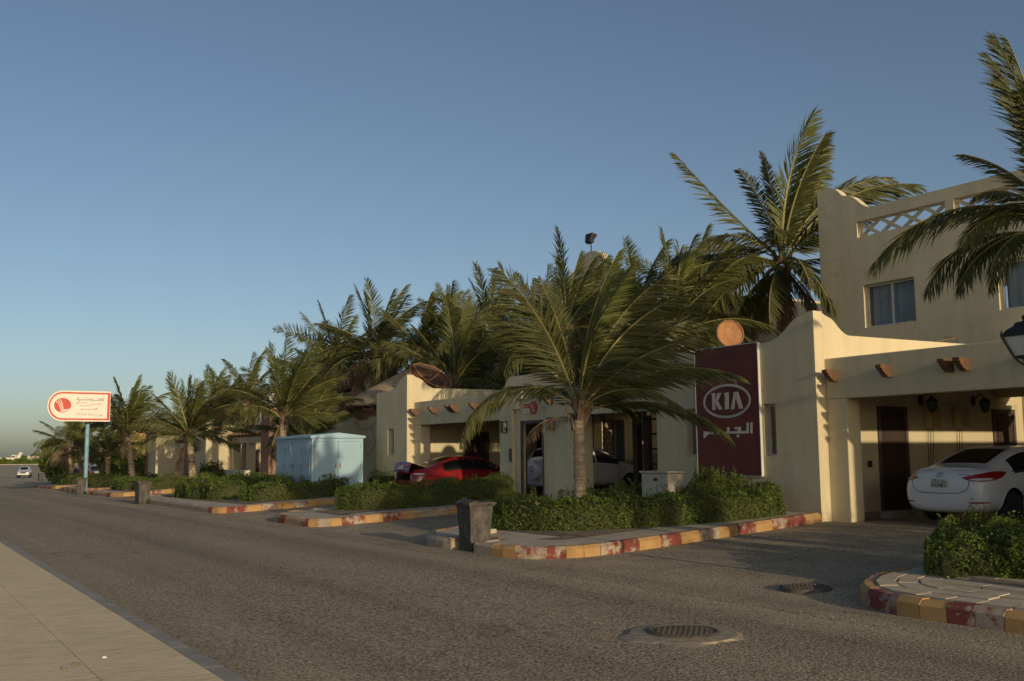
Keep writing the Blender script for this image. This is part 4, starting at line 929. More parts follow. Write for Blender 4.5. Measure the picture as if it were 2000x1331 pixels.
# palm whose crown enters at the right edge
right = [FR(178, 30, 2.75, 84, 12, 0, leaf=.86, curl=1.0, wind=-.06), FR(160, 84, 3.0, 14, 30, -30, leaf=.7, wind=.02), FR(120, 85, 2.9, 14, -20, 0, leaf=.7, wind=.02), FR(190, 80, 2.5, 18, 30, -30, leaf=.75, wind=.03), FR(172, 64, 1.6, 50, 30, 0, leaf=.9, wind=.03), FR(190, 24, 1.6, 80, 20, 0, leaf=1.0, wind=.02), FR(165, 8, 1.5, 75, 20, 0, leaf=1.0, wind=.02), FR(180, -8, 1.3, 70, 10, 0, leaf=1.0, wind=.02), FR(200, 45, 1.5, 70, 10, 0, leaf=1.0, wind=.02), FR(172, 16, 2.0, 84, 20, 0, leaf=1.0, wind=.0), FR(186, 0, 1.75, 66, 0, 0, leaf=1.05, wind=.0), FR(205, 12, 1.6, 80, -10, 0, leaf=1.0, wind=.0), FR(60, 70, 3.0, 50, 0, 0), FR(20, 50, 3.2, 60, 0, 0), FR(-10, 40, 3.2, 70, 0, 0), FR(-60, 60, 3.0, 60, 0, 0), FR(-100, 55, 2.4, 70, 0, 0), FR(90, 40, 3.0, 70, 0, 0), FR(40, 25, 3.0, 80, 0, 0), FR(-30, 15, 3.0, 80, 0, 0), FR(225, 70, 2.2, 50, 0, 0)]
palm(13.55, 7.25, 4.45, 'palm at the right edge whose fronds arch across the upper windows', right, seed=31, r=(.17, .14), wind=.15, nl=80, lw=.038)
P = [  # x, y, trunk height, label, n, L, seed, lean, skirt
    (13.6, 50.9, 2.6, 'street palm with a pale ringed trunk right of the round-ended sign, second palm from it', 20, 2.85, 3, (-.25, -.1), 1),
    (13.0, 61.6, 3.3, 'street palm close beside the round-ended sign, with a leaning pale trunk', 20, 2.75, 4, (-.5, -.3), 1),
    (14.6, 41.0, 3.1, 'bushy palm rising behind the pale blue cabinet', 20, 3.1, 5, (.1, 0), 1),
    (17.3, 45.3, 1.9, 'small low palm peeking over the right part of the blue cabinet roof', 13, 2.8, 6, (.1, 0), 0),
    (18.2, 57.2, 4.6, 'taller palm behind the bushy palm, left of the cabinet palm crown', 18, 2.7, 7, (0, 0), 4),
    (20.4, 70.0, 4.9, 'palm above the low villas, right of the second street palm', 18, 2.8, 8, (0, 0), 3),
    (23.2, 54.6, 6.6, 'leftmost palm of the dense clump above the thatched hut', 20, 3.6, 9, (-.4, .2), 8),
    (22.6, 49.6, 6.9, 'highest palm in the middle of the clump above the thatched hut', 20, 3.5, 10, (.2, 0), 8),
    (23.6, 46.2, 6.6, 'right-hand palm of the clump above the thatched hut', 19, 3.4, 12, (.3, 0), 7),
    (21.2, 37.8, 4.4, 'young bright palm right of the big mesh dish', 17, 3.3, 13, (0, 0), 3),
    (25.4, 41.8, 7.2, 'palm between the young palm and the curved gable', 18, 3.3, 14, (0, 0), 6),
    (20.3, 22.9, 4.9, 'dark palm between the banner palm and the tallest palm', 20, 2.9, 15, (.2, 0), 6),
    (21.8, 26.0, 5.5, 'dark palm right behind the top of the wind-blown palm', 18, 2.8, 16, (-.2, 0), 6),
    (23.0, 29.5, 5.2, 'dark palm between the curved gable and the banner palm crown', 18, 2.9, 24, (.1, 0), 7),
    (22.3, 24.4, 5.9, 'dark palm with upright fronds just left of the tallest palm', 18, 2.7, 25, (.2, 0), 7),
    (23.0, 34.8, 4.0, 'low dark palm below the curved gable, behind the entrance', 15, 2.8, 20, (0, 0), 5),
    (12.8, 81.0, 3.0, 'palm whose crown shows below the round-ended sign board', 18, 2.5, 17, (-.4, 0), 4),
    (14.4, 86.5, 3.3, 'furthest dark palm at the left end of the palm row', 18, 2.5, 18, (-.5, .3), 6),
    (14.1, 75.0, 2.0, 'low spreading palm behind the blue sign pole', 16, 2.9, 19, (0, 0), 1),
    (18.4, 64.5, 4.2, 'palm standing behind the villa with the brown pilaster', 17, 2.5, 22, (0, 0), 5),
    (19.4, 26.65, 5.5, 'dark palm rising from the entrance court, in front of the curved gable', 20, 2.9, 75, (0, .3), 6),
    (24.3, 51.6, 4.9, 'low dark palm filling the gap under the left of the dense clump', 18, 3.3, 71, (0, 0), 8),
    (24.0, 42.6, 5.0, 'low dark palm behind the big mesh dish, under the right of the clump', 18, 3.2, 72, (.2, 0), 8),
    (26.5, 48.0, 7.3, 'rear palm seen through the middle of the dense clump', 18, 3.3, 73, (0, 0), 6),
    (26.0, 38.2, 6.2, 'dark rear palm between the young bright palm and the curved gable', 18, 3.2, 74, (.2, 0), 7),
    (24.6, 60.5, 6.0, 'palm left of the dense clump, against the pale upper storey', 17, 3.2, 23, (-.2, 0), 7)]
for x, y, h, lab, n, L, sd, ln, sk in P: palm(x, y, h, lab, None, n + 6, L * 1.08, sd, leaf=.9, lean=ln, skirt=sk, elmin=(14 if sk < 2 else -18), spread=(.85 if sk < 2 else 1), nl=84 if y < 60 else 60, lw=.036 if y < 60 else .05, wind=.30, zg=None if x < 16.4 else .15 - max(0, (y - 60)) * .012)

for x, y, h, lab, sd in ((12.5, -2.0, 5.4, 'unseen palm added past the right edge to shade the arching palm', 61), (12.2, -9.5, 6.6, 'unseen palm added further past the right edge, also shading the arching palm', 62)):  # out of view, added so their crowns shadow the right-edge palm
    palm(x, y, h, lab, None, 22, 2.7, sd, skirt=2, nl=60, lw=.05, wind=.3, leaf=.8)
# ---------------------------------------------------------------- hedges
def hedge(path, width, height, label, seed, dens=900, size=.05, mat='hedge_leaf', sprigs=30, group='clipped hedges on the planting islands', cat='hedge', name='hedge', lump=.09, base=KH):
    rg = np.random.default_rng(seed); P = np.array(path, float); seg = np.linalg.norm(np.diff(P, axis=0), axis=1); S = np.concatenate([[0], np.cumsum(seg)]); T = S[-1]
    per = width + 2 * height
    def pos(s): return np.stack([np.interp(s, S, P[:, 0]), np.interp(s, S, P[:, 1])], -1)
    def nrm(s): d = unit(pos(s + .15) - pos(s - .15)); return np.stack([-d[..., 1], d[..., 0]], -1), d
    ph = rg.uniform(0, 6.28, 8)
    def surf(s, th, inset=0):
        """th 0..pi over the section from one foot across the top to the other"""
        n, d = nrm(np.clip(s, .16, T - .16)); c, q = np.cos(th), np.sin(th); ex = .45
        ca = np.sign(c) * np.abs(c) ** ex; sa = np.abs(q) ** ex
        lum = lump * (np.sin(s * 3.1 + ph[0]) * np.sin(th * 2.3 + ph[1]) + .6 * np.sin(s * 7.3 + ph[2] + th * 3) + .5 * np.sin(s * 12.7 + ph[3] - th * 5))
        end = np.minimum(1, np.minimum(s, T - s) / .32).clip(0, 1); endf = np.sqrt(1 - (1 - end) ** 2) * .55 + .45
        r = (width / 2 + lum * .6 - inset) * endf; h = (height + lum - inset) * (.72 + .28 * endf)
        xy = pos(s) + n * (ca * r)[:, None]; z = sa * h
        g_ = np.array([grd(a, b) for a, b in xy]); N = np.concatenate([n * (ca * 1.0)[:, None], (sa * np.abs(q) ** .8)[:, None]], 1)
        return np.concatenate([xy, (g_ + base - .03 + z)[:, None]], 1), unit(N)
    nL = int(dens * per * T); s = rg.uniform(0, T, nL); th = rg.uniform(0, math.pi, nL)
    # even out the section: feet to shoulder take their share of the perimeter
    u = rg.uniform(0, 1, nL); f1 = height / per; th = np.where(u < f1, np.arcsin(np.clip((u / f1) ** (1 / .45), 0, 1)) * .999, np.where(u < f1 + width / per, np.arccos(np.sign(1 - 2 * (u - f1) / (width / per)) * np.abs(1 - 2 * (u - f1) / (width / per)) ** (1 / .45)), math.pi - np.arcsin(np.clip(((1 - u) / f1) ** (1 / .45), 0, 1)) * .999))
    endc = rg.random(nL) < .06; s = np.where(endc, np.where(rg.random(nL) < .5, rg.uniform(0, .12, nL), T - rg.uniform(0, .12, nL)), s)
    C, N = surf(s, th, 0); dep = rg.exponential(.035, nL).clip(0, .16) - .02; C = C - N * dep[:, None]
    # sprigs: short shoots standing off the surface
    tw = MB(); SC_, SN = [], []
    for k in range(int(sprigs)):
        ss = rg.uniform(.1, T - .1, 1); tt = np.array([rg.uniform(.5, 2.6)]); c, n = surf(ss, tt); d = unit(n[0] * .6 + UP * .8 + rg.normal(0, .3, 3)); l_ = rg.uniform(.07, .26)
        tw.tube([tuple(c[0] - d * .1), tuple(c[0] + d * l_)], [.005, .002], 3, caps=False)
        for q in np.linspace(.15, 1, int(4 + l_ * 34)): SC_.append(c[0] + d * l_ * q + rg.normal(0, .012, 3)); SN.append(unit(rg.normal(0, 1, 3) + d * .5))
    if SC_: C = np.vstack([C, np.array(SC_)]); N = np.vstack([N, np.array(SN)])
    nL = len(C); A = unit(N * .55 + rg.normal(0, .75, (nL, 3)) + UP * .25); B = unit(np.cross(A, rg.normal(0, 1, (nL, 3)))); l_ = size * rg.uniform(.6, 1.25, nL); w = l_ * rg.uniform(.42, .62, nL); D = np.cross(A, B)
    b0 = C - B * (l_ * .5)[:, None]; b1 = C + B * (l_ * .5)[:, None]; c0 = C + D * (w * .5)[:, None] + A * (l_ * .08)[:, None]; c1 = C - D * (w * .5)[:, None] + A * (l_ * .08)[:, None]
    V = np.stack([b0, c0, b1, c1], 1).reshape(-1, 3); F = np.arange(nL * 4).reshape(-1, 4)
    # inner body
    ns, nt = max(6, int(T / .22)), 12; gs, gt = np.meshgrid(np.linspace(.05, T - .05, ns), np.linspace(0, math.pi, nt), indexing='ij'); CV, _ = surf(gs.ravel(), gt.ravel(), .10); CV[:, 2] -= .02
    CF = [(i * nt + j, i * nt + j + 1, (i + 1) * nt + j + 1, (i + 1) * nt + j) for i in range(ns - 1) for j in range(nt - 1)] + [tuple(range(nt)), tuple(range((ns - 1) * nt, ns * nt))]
    mx, my = P.mean(0); mz = grd(mx, my) + base; o3 = np.array([mx, my, mz])
    t = thing(name, (mx, my, mz), label, cat, group)
    link('foliage', npmesh('foliage', V - o3, F, [M[mat]]), t)
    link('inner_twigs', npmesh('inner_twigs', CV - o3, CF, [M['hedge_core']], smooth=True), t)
    if tw.v: tag(tw.build('shoots', M['twig'], t, recalc=False), kind='stuff')
    return t
hedge([(11.15, 18.0), (11.3, 16.9), (11.9, 15.95), (13.2, 15.25), (14.6, 14.95), (15.95, 14.9)], 1.05, 0.6, 'long clipped hedge in front of the red banner, curving round behind the wheelie bin', 41, 1750, .050, sprigs=110, lump=.06)
hedge([(12.9, 18.1), (14.2, 18.0), (15.6, 17.8)], .8, 0.58, 'hedge behind the palm trunk, along the side of the parked white off-roader', 42, 1100, .05, sprigs=40)
hedge([(14.6, 15.9), (15.3, 15.85), (16.0, 15.7)], .8, 0.78, 'loose shaggy shrub at the foot of the red banner beside the cream cabinet', 43, 1200, .055, sprigs=80, lump=.14)
hedge([(11.5, 26.9), (11.75, 25.7), (13.2, 25.2), (15.0, 25.2), (16.0, 25.3)], .95, .68, 'dense clipped hedge in front of the red car', 44, 1250, .052, sprigs=40, lump=.06)
hedge([(11.2, 34.6), (11.6, 33.6), (12.9, 33.4), (14.3, 33.9)], 1.2, 0.56, 'rounded hedge in front of the left face of the blue cabinet', 45, 850, .065, sprigs=40, lump=.13)
hedge([(10.9, 41.5), (10.9, 38.6), (11.2, 36.2)], 1.2, 0.62, 'shaggy lighter hedge nearest the kerb left of the blue cabinet', 46, 720, .07, sprigs=60, lump=.16)
hedge([(13.0, 42.8), (13.1, 39.5), (13.1, 36.0)], .7, 0.72, 'dark hedge running close behind the shaggy hedge by the blue cabinet', 47, 480, .07, sprigs=10)
hedge([(11.6, 52.3), (11.8, 51.4), (13.2, 51.2), (15.6, 51.6)], 1.2, 0.55, 'hedge at the foot of the second street palm behind the lone bin', 48, 420, .075, sprigs=20, lump=.13)
hedge([(11.4, 56.5), (11.3, 54.5), (11.4, 53.2)], 1.3, 0.58, 'dark hedge left of the lone bin on the second island', 49, 380, .08, sprigs=10)
hedge([(11.6, 68.0), (11.5, 65.0), (11.8, 62.6), (14.5, 62.3)], 1.3, 0.62, 'dark hedge under the round-ended sign and its palm', 50, 300, .09, sprigs=10)
hedge([(12.0, 81.0), (11.9, 78.0), (12.2, 74.6), (14.5, 74.3)], 1.3, 0.62, 'furthest dark hedge behind the row of kerbside bins', 51, 240, .10, sprigs=0)
hedge([(11.35, 7.95), (11.75, 6.9), (11.95, 5.6), (12.0, 3.6), (12.0, 1.2)], 1.45, 0.54, 'nearest leafy hedge on the paved island at the right edge', 52, 2100, .045, sprigs=260, lump=.12)
hedge([(15.0, 32.9), (15.45, 32.9), (15.9, 32.85)], .95, 0.72, 'small round bush at the right corner of the blue cabinet', 53, 700, .055, 'hedge_lime', 10, 'round green bushes by the villas', 'bush', 'bush', .05)
hedge([(13.2, 66.2), (13.9, 66.1), (14.6, 66.0)], 1.5, 1.35, 'bright round bush behind the leaning street palm trunk', 54, 320, .085, 'hedge_lime', 10, 'round green bushes by the villas', 'bush', 'bush', .08)
hedge([(15.4, 55.2), (15.4, 54.2), (15.6, 53.2)], .9, 0.95, 'spiky dark shrub against the sunlit wall of the pilaster villa', 55, 330, .10, 'hedge_leaf', 30, 'round green bushes by the villas', 'bush', 'bush', .16)
# ================================================================ VEHICLES
def loft_cage(stations):
    b = bmesh.new(); rings = []
    for x, hp in stations:
        full = [(y, z) for y, z in hp] + [(-y, z) for y, z in hp[-2:0:-1]]
        rings.append([b.verts.new((x, y, z)) for y, z in full])
    n = len(rings[0]); info = []
    for i in range(len(rings) - 1):
        for j in range(n):
            f = b.faces.new((rings[i][j], rings[i][(j + 1) % n], rings[i + 1][(j + 1) % n], rings[i + 1][j])); info.append((f, i, j if j < len(stations[0][1]) - 1 else n - 1 - j))
    b.faces.new(rings[0][::-1]); b.faces.new(rings[-1]); return b, info
def car_body(stations, glass, wheels, wr, paint, cuts=()):
    """glass: {(interval,row)}; wheels: x positions. returns (body mesh, glass mesh, BVH of the closed skin)"""
    b, info = loft_cage(stations)
    for f, i, j in info: f.material_index = 1 if (i, j) in glass else 0
    bmesh.ops.recalc_face_normals(b, faces=b.faces)
    me = bpy.data.meshes.new('tmp'); b.to_mesh(me); b.free()
    for m in (paint, M['car_glass'], M['car_trim']): me.materials.append(m)
    ob = bpy.data.objects.new('tmp', me); COL.objects.link(ob); sm = ob.modifiers.new('s', 'SUBSURF'); sm.levels = 3; sm.render_levels = 3
    cut = []
    def cutter(m):
        c = bpy.data.objects.new('cut', m); COL.objects.link(c); cut.append(c); bo = ob.modifiers.new('b', 'BOOLEAN'); bo.operation = 'DIFFERENCE'; bo.object = c; bo.solver = 'EXACT'
        try: bo.material_mode = 'TRANSFER'
        except Exception: pass
    for x in wheels:
        for sd in (-1, 1):
            q = MB(); q.lathe([(wr + .055, -.2), (wr + .055, .2)], 40, (x, sd * .82, wr), 'Y'); cutter(q.mesh('cut', M['car_trim']))
    for c in cuts:
        q = MB(); q.box(*c); cutter(q.mesh('cut', M['car_trim']))
    dg = bpy.context.evaluated_depsgraph_get(); ev = ob.evaluated_get(dg); full = bpy.data.meshes.new_from_object(ev, depsgraph=dg)
    for o in cut: bpy.data.objects.remove(o)
    bpy.data.objects.remove(ob)
    b = bmesh.new(); b.from_mesh(full); bv = BVHTree.FromBMesh(b)
    names = [m.name if m else '' for m in full.materials]; gi = [k for k, n in enumerate(names) if n.startswith('tinted')]
    b2 = b.copy()
    bmesh.ops.delete(b, geom=[f for f in b.faces if f.material_index in gi], context='FACES'); bmesh.ops.delete(b2, geom=[f for f in b2.faces if f.material_index not in gi], context='FACES')
    gl = bpy.data.meshes.new('glass'); b2.to_mesh(gl); b2.free(); bo = bpy.data.meshes.new('body'); b.to_mesh(bo); b.free()
    for m_ in (bo, gl):
        for m in full.materials: m_.materials.append(m)
        m_.polygons.foreach_set('use_smooth', [True] * len(m_.polygons))
        q = bmesh.new(); q.from_mesh(m_)
        for e in q.edges: e.smooth = not (len(e.link_faces) == 2 and (e.calc_face_angle(0) > .6))
        q.to_mesh(m_); q.free()
    return bo, gl, bv
def decal(name, poly, ray, bv, off, mat, parent, cuts=2):
    """poly: 2-D outline; ray maps (u,v) to an origin and a direction; laid onto the skin as a thin shell"""
    us = max(abs(u) for u, v in poly) > 6
    b = bmesh.new(); vs = [b.verts.new((u, v, 0)) for u, v in poly]; tris = tessellate_polygon([[Vector((u, v, 0)) for u, v in poly]])
    for t in tris:
        try: b.faces.new([vs[i] for i in t])
        except ValueError: pass
    for _ in range(5):
        long = [e for e in b.edges if math.hypot((e.verts[0].co.x - e.verts[1].co.x) * (.016 if us else 1), e.verts[0].co.y - e.verts[1].co.y) > .035]
        if not long or not cuts: break
        bmesh.ops.subdivide_edges(b, edges=long, cuts=1); bmesh.ops.triangulate(b, faces=[f for f in b.faces if len(f.verts) > 3])
    bad = []
    for v in b.verts:
        o, d = ray(v.co.x, v.co.y); d = d.normalized(); h = bv.ray_cast(o, d)
        if h[0] is None: bad.append(v); continue
        v.co = h[0] - d * off
    if bad: bmesh.ops.delete(b, geom=bad, context='VERTS')
    me = bpy.data.meshes.new(name); b.to_mesh(me); b.free(); me.materials.append(mat); me.polygons.foreach_set('use_smooth', [True] * len(me.polygons)); return link(name, me, parent)
def r_back(u, v): return Vector((-2, u, v)), Vector((1, 0, 0))                       # u = y, seen from behind
def r_side(s): return lambda u, v: (Vector((u, s * 3, v)), Vector((0, -s, 0)))        # u = x
def r_round(xc, s):                                                                  # u = degrees round the tail from straight back
    def f(u, v):
        a = D2R(u); d = Vector((-math.cos(a), s * math.sin(a), 0)); return Vector((xc, 0, v)) + d * 3, -d
    return f
def r_front(L): return lambda u, v: (Vector((L + 2, u, v)), Vector((-1, 0, 0)))
def line_decal(name, pts, w, ray, bv, off, mat, parent):
    m = MB(); P = []
    for i in range(len(pts) - 1):
        n = max(1, int(math.dist(pts[i], pts[i + 1]) / (.06 if abs(pts[i][0]) < 6 and abs(pts[i + 1][0]) < 6 else 4)))
        P += [(lerp(pts[i][0], pts[i + 1][0], k / n), lerp(pts[i][1], pts[i + 1][1], k / n)) for k in range(n)]
    P.append(pts[-1]); ok = []
    def to3(u, v):
        o, d = ray(u, v); d = d.normalized(); h = bv.ray_cast(o, d); ok.append(h[0] is not None); return (h[0] - d * off) if h[0] is not None else Vector((0, 0, .5))
    m.ribbon(P, w, to3)
    m.f = [f for f in m.f if all(ok[i] for i in f)]; m.m = [0] * len(m.f)
    return m.build(name, mat, parent, recalc=False, world=False, smooth=True)
def wheel(parent, x, y, r, w, side, spokes=5):
    m = MB(); m.lathe([(r - .09, -w / 2), (r - .02, -w / 2), (r, -w / 2 + .03), (r, w / 2 - .03), (r - .02, w / 2), (r - .09, w / 2)], 36, ax='Y'); o = m.build('wheel', M['rubber'], parent, smooth=False, world=False); smooth_angle(o, 40)
    o.location = (x, y, r); q = side * (w / 2 - .03)
    d = MB(); d.lathe([(r - .085, q - .10 * side), (r - .085, q), (r - .11, q + .012 * side), (r - .13, q - .03 * side)], 32, ax='Y'); d.lathe([(0, q - .01 * side), (.055, q - .01 * side), (.06, q - .03 * side)], 12, ax='Y')
    for k in range(spokes):
        a = 2 * math.pi * k / spokes; ca, sa = math.cos(a), math.sin(a); pa = Vector((ca, 0, sa)); pb = Vector((-sa, 0, ca)); i_, e_ = .04, r - .10
        vs = []
        for rr, ww in ((i_, .045), (e_, .032)):
            for sg in (-1, 1): vs.append(pa * rr + pb * ww * sg + Vector((0, q - .012 * side, 0)))
            for sg in (1, -1): vs.append(pa * rr + pb * ww * sg + Vector((0, q - .045 * side, 0)))
        d.hexa([vs[0], vs[1], vs[2], vs[3], vs[4], vs[5], vs[6], vs[7]])
    d.build('rim', M['alloy'], o, world=False); b = MB(); b.lathe([(0, q - .075 * side), (r - .09, q - .075 * side)], 24, ax='Y'); b.build('brake_disc', M['car_trim'], o, world=False); return o
def arch_lip(parent, x, r, s, bv, mat):
    m = MB(); P = []
    for k in range(25):
        a = D2R(-8 + 196 * k / 24); ro = r + .062; h = bv.ray_cast(Vector((x + (ro + .02) * math.cos(a), s * 3, r + (ro + .02) * math.sin(a))), Vector((0, -s, 0)))
        if h[0] is not None: P.append((x + ro * math.cos(a), h[0].y + .0 * s, r + ro * math.sin(a)))
    if len(P) > 4: m.tube(P, .014, 5); m.build('arch_lip', mat, parent, world=False, smooth=True)

SEDAN = [(.0, [(0, .36), (.40, .36), (.56, .42), (.60, .56), (.56, .70), (.44, .78), (.25, .80), (0, .81)]),
    (.06, [(0, .27), (.56, .27), (.74, .38), (.78, .58), (.76, .80), (.62, .955), (.38, 1.0), (0, 1.015)]),
    (.24, [(0, .23), (.66, .23), (.845, .36), (.872, .62), (.83, .89), (.66, 1.045), (.4, 1.08), (0, 1.095)]),
    (.62, [(0, .21), (.71, .21), (.868, .36), (.888, .64), (.85, .92), (.67, 1.075), (.42, 1.10), (0, 1.112)]),
    (.72, [(0, .20), (.72, .20), (.87, .36), (.888, .64), (.852, .925), (.665, 1.09), (.42, 1.12), (0, 1.135)]),
    (1.15, [(0, .20), (.72, .20), (.87, .36), (.888, .64), (.855, .94), (.62, 1.235), (.42, 1.27), (0, 1.29)]),
    (1.62, [(0, .20), (.72, .20), (.87, .36), (.886, .64), (.855, .945), (.575, 1.37), (.42, 1.405), (0, 1.425)]),
    (1.80, [(0, .20), (.72, .20), (.87, .36), (.885, .64), (.855, .945), (.57, 1.385), (.41, 1.42), (0, 1.438)]),
    (2.35, [(0, .20), (.72, .20), (.87, .36), (.885, .63), (.855, .94), (.57, 1.395), (.41, 1.43), (0, 1.445)]),
    (2.85, [(0, .20), (.72, .20), (.87, .36), (.885, .62), (.855, .93), (.57, 1.355), (.41, 1.39), (0, 1.405)]),
    (3.45, [(0, .20), (.72, .20), (.87, .36), (.884, .62), (.84, .91), (.65, 1.02), (.44, 1.045), (0, 1.06)]),
    (3.58, [(0, .20), (.72, .20), (.87, .36), (.882, .61), (.83, .88), (.65, .955), (.44, .98), (0, .99)]),
    (4.10, [(0, .20), (.70, .20), (.85, .35), (.865, .56), (.78, .78), (.62, .85), (.40, .885), (0, .90)]),
    (4.40, [(0, .22), (.62, .22), (.76, .33), (.78, .48), (.70, .64), (.55, .715), (.35, .745), (0, .755)]),
    (4.52, [(0, .28), (.46, .28), (.58, .36), (.60, .45), (.52, .54), (.40, .58), (.25, .60), (0, .60)])]
def slim_rail(st, ids):
    for i in ids: st[i][1][6] = (st[i][1][5][0] - .075, st[i][1][5][1] + (st[i][1][6][1] - st[i][1][5][1]) * .75)
slim_rail(SEDAN, range(4, 11))
SEDAN_GLASS = {(4, 6), (5, 6), (9, 6)} | {(i, 4) for i in (5, 6, 7, 8, 9)}
def sedan(name, loc, label, paint, rz=0, tilt=0, badge=True, boot_open=False, group='parked cars'):
    t = thing(name, loc, label, 'car', group); t.rotation_euler = (0, -tilt, rz)
    cuts = [(-.05, .60, -.52, .52, .66, 1.3)] if boot_open else ()
    bo, gl, bv = car_body(SEDAN, SEDAN_GLASS, (.97, 3.67), .315, paint, cuts)
    link('body', bo, t); link('window', gl, t)
    for x in (.97, 3.67):
        for s in (-1, 1): wheel(t, x, s * .775, .315, .2, s); arch_lip(t, x, .315, s, bv, paint)
    for s in (-1, 1):
        rr = r_round(1.0, s)
        decal('tail_light', [(25, .91), (33, .945), (42, .975), (55, .998), (66, 1.002), (76, .995), (83, .98), (79, .94), (70, .885), (58, .845), (46, .832), (36, .842), (29, .87)], rr, bv, .010, M['tail_red'], t)
        decal('reversing_light', [(32, .878), (38, .856), (52, .852), (56, .872), (51, .892), (38, .895)], rr, bv, .016, M['lens_clear'], t)
        decal('reflector', [(28, .452), (33, .468), (48, .462), (50, .440), (34, .437)], rr, bv, .008, M['tail_red'], t)
        line_decal('seam', [(s * .70 * 0 + 2.36, .24), (2.36, .94)], .010, r_side(s), bv, .003, M['car_trim'], t)
        line_decal('seam', [(1.42, .95), (1.40, .72), (1.30, .60), (1.22, .40)], .010, r_side(s), bv, .003, M['car_trim'], t)
        line_decal('seam', [(3.42, .93), (3.34, .60), (3.32, .26)], .010, r_side(s), bv, .003, M['car_trim'], t)
        line_decal('seam', [(1.25, .26), (3.3, .26)], .012, r_side(s), bv, .003, M['car_trim'], t)
        line_decal('window_trim', [(1.10, .985), (1.6, .985), (2.4, .985), (3.2, .965)], .022, r_side(s), bv, .006, M['car_trim'], t)
        line_decal('door_pillar', [(2.34, 1.0), (2.30, 1.33)], .075, r_side(s), bv, .006, M['car_trim'], t)
        for x in (1.55, 2.55):
            m = MB(); h = bv.ray_cast(Vector((x, s * 3, .80)), Vector((0, -s, 0))); y = h[0].y
            m.tube([(x - .09, y, .80), (x - .07, y + s * .03, .803), (x + .07, y + s * .03, .806), (x + .09, y, .806)], .014, 6); m.build('handle', paint, t, world=False, smooth=True)
        m = MB(); m.hexa([(3.05, s * .84, .93), (3.17, s * .84, .93), (3.17, s * 1.0, .97), (3.05, s * 1.02, .96), (3.05, s * .84, 1.02), (3.14, s * .84, 1.03), (3.14, s * 1.0, 1.07), (3.06, s * 1.02, 1.06)]); bevel(m.build('mirror', paint, t, world=False), .03, 3)
        decal('headlight', [(.40, .66), (.72, .74), (.74, .66), (.62, .60)] if s > 0 else [(-.40, .66), (-.72, .74), (-.74, .66), (-.62, .60)], r_front(4.5), bv, .008, M['lens_clear'], t, 1)
    if not boot_open:
        line_decal('seam', [(.60, .885), (.585, .76), (.52, .67), (.40, .625), (0, .615), (-.40, .625), (-.52, .67), (-.585, .76), (-.60, .885)], .013, r_back, bv, .003, M['car_trim'], t)
        decal('number_plate', [(-.17, .72), (.17, .72), (.17, .885), (-.17, .885)], r_back, bv, .012, M['plate'], t, 2)
        glyph = {'6': [(.7, 1), (.1, .6), (.1, .1), (.8, .1), (.8, .5), (.1, .5)], '3': [(.1, 1), (.8, .9), (.4, .55), (.8, .2), (.1, 0)], '4': [(.7, 0), (.7, 1), (.1, .35), (.9, .35)], '2': [(.1, .9), (.6, 1), (.8, .7), (.1, 0), (.9, 0)], 'H': [(.1, 0), (.1, 1), (.1, .5), (.8, .5), (.8, 1), (.8, 0)], 'R': [(.1, 0), (.1, 1), (.8, .8), (.2, .5), (.9, 0)], 'J': [(.8, 1), (.8, .1), (.2, .1), (.1, .35)]}
        def glyphs(txt, y0, z0, w, h):
            for k, ch in enumerate(txt):
                if ch in glyph: line_decal('plate_character', [(y0 - (k + g[0] * .72) * w, z0 + g[1] * h) for g in glyph[ch]], .011, r_back, bv, .017, M['ink'], t)
        glyphs('6342', .155, .735, .040, .055); glyphs('HRJ', -.015, .735, .045, .055)
        for k, g in enumerate(([(.2, 1), (.5, .7), (.5, 0)], [(.1, 1), (.4, .8), (.8, 1), (.8, 0)], [(.2, .9), (.2, .2), (.7, 1), (.9, .8)], [(.8, .9), (.2, .5), (.8, .1)])):
            line_decal('plate_character', [(.155 - (k + a * .72) * .040, .815 + c * .055) for a, c in g], .011, r_back, bv, .017, M['ink'], t)
        for k in range(2): line_decal('plate_character', [(-.02 - .06 * k, .86), (-.04 - .06 * k, .825), (-.075 - .06 * k, .832)], .011, r_back, bv, .017, M['ink'], t)
        line_decal('plate_line', [(.17, .805), (-.17, .805)], .006, r_back, bv, .0165, M['ink'], t)
        m = MB(); P_ = []
        for k in range(25):
            y_ = -.60 + .05 * k; h_ = bv.ray_cast(Vector((.20 + .10 * (abs(y_) / .6) ** 2, y_, 3)), Vector((0, 0, -1)))
            if h_[0] is not None: P_.append(tuple(h_[0] + Vector((0, 0, .004))))
        m.tube(P_, [.004] + [.016] * (len(P_) - 2) + [.004], 6); m.build('boot_lip', paint, t, world=False, smooth=True)
        if badge:                                                        # oval emblem with a slanted letter
            line_decal('emblem', [(.078 * math.cos(a), .958 + .042 * math.sin(a)) for a in [k * math.pi / 12 for k in range(25)]], .012, r_back, bv, .012, M['chrome'], t)
            for pts in ([(.035, .932), (.018, .984)], [(-.018, .932), (-.035, .984)], [(.026, .955), (-.026, .961)]): line_decal('emblem', pts, .013, r_back, bv, .013, M['chrome'], t)
        line_decal('badge_lettering', [(.62, .962), (.50, .962)], .016, r_back, bv, .006, M['chrome'], t)
        line_decal('badge_lettering', [(-.36, .965), (-.58, .955)], .013, r_back, bv, .006, M['chrome'], t)
        line_decal('badge_lettering', [(-.40, .70), (-.50, .70)], .015, r_back, bv, .006, M['chrome'], t)
    else:
        m = MB(); n = 10; vs = []
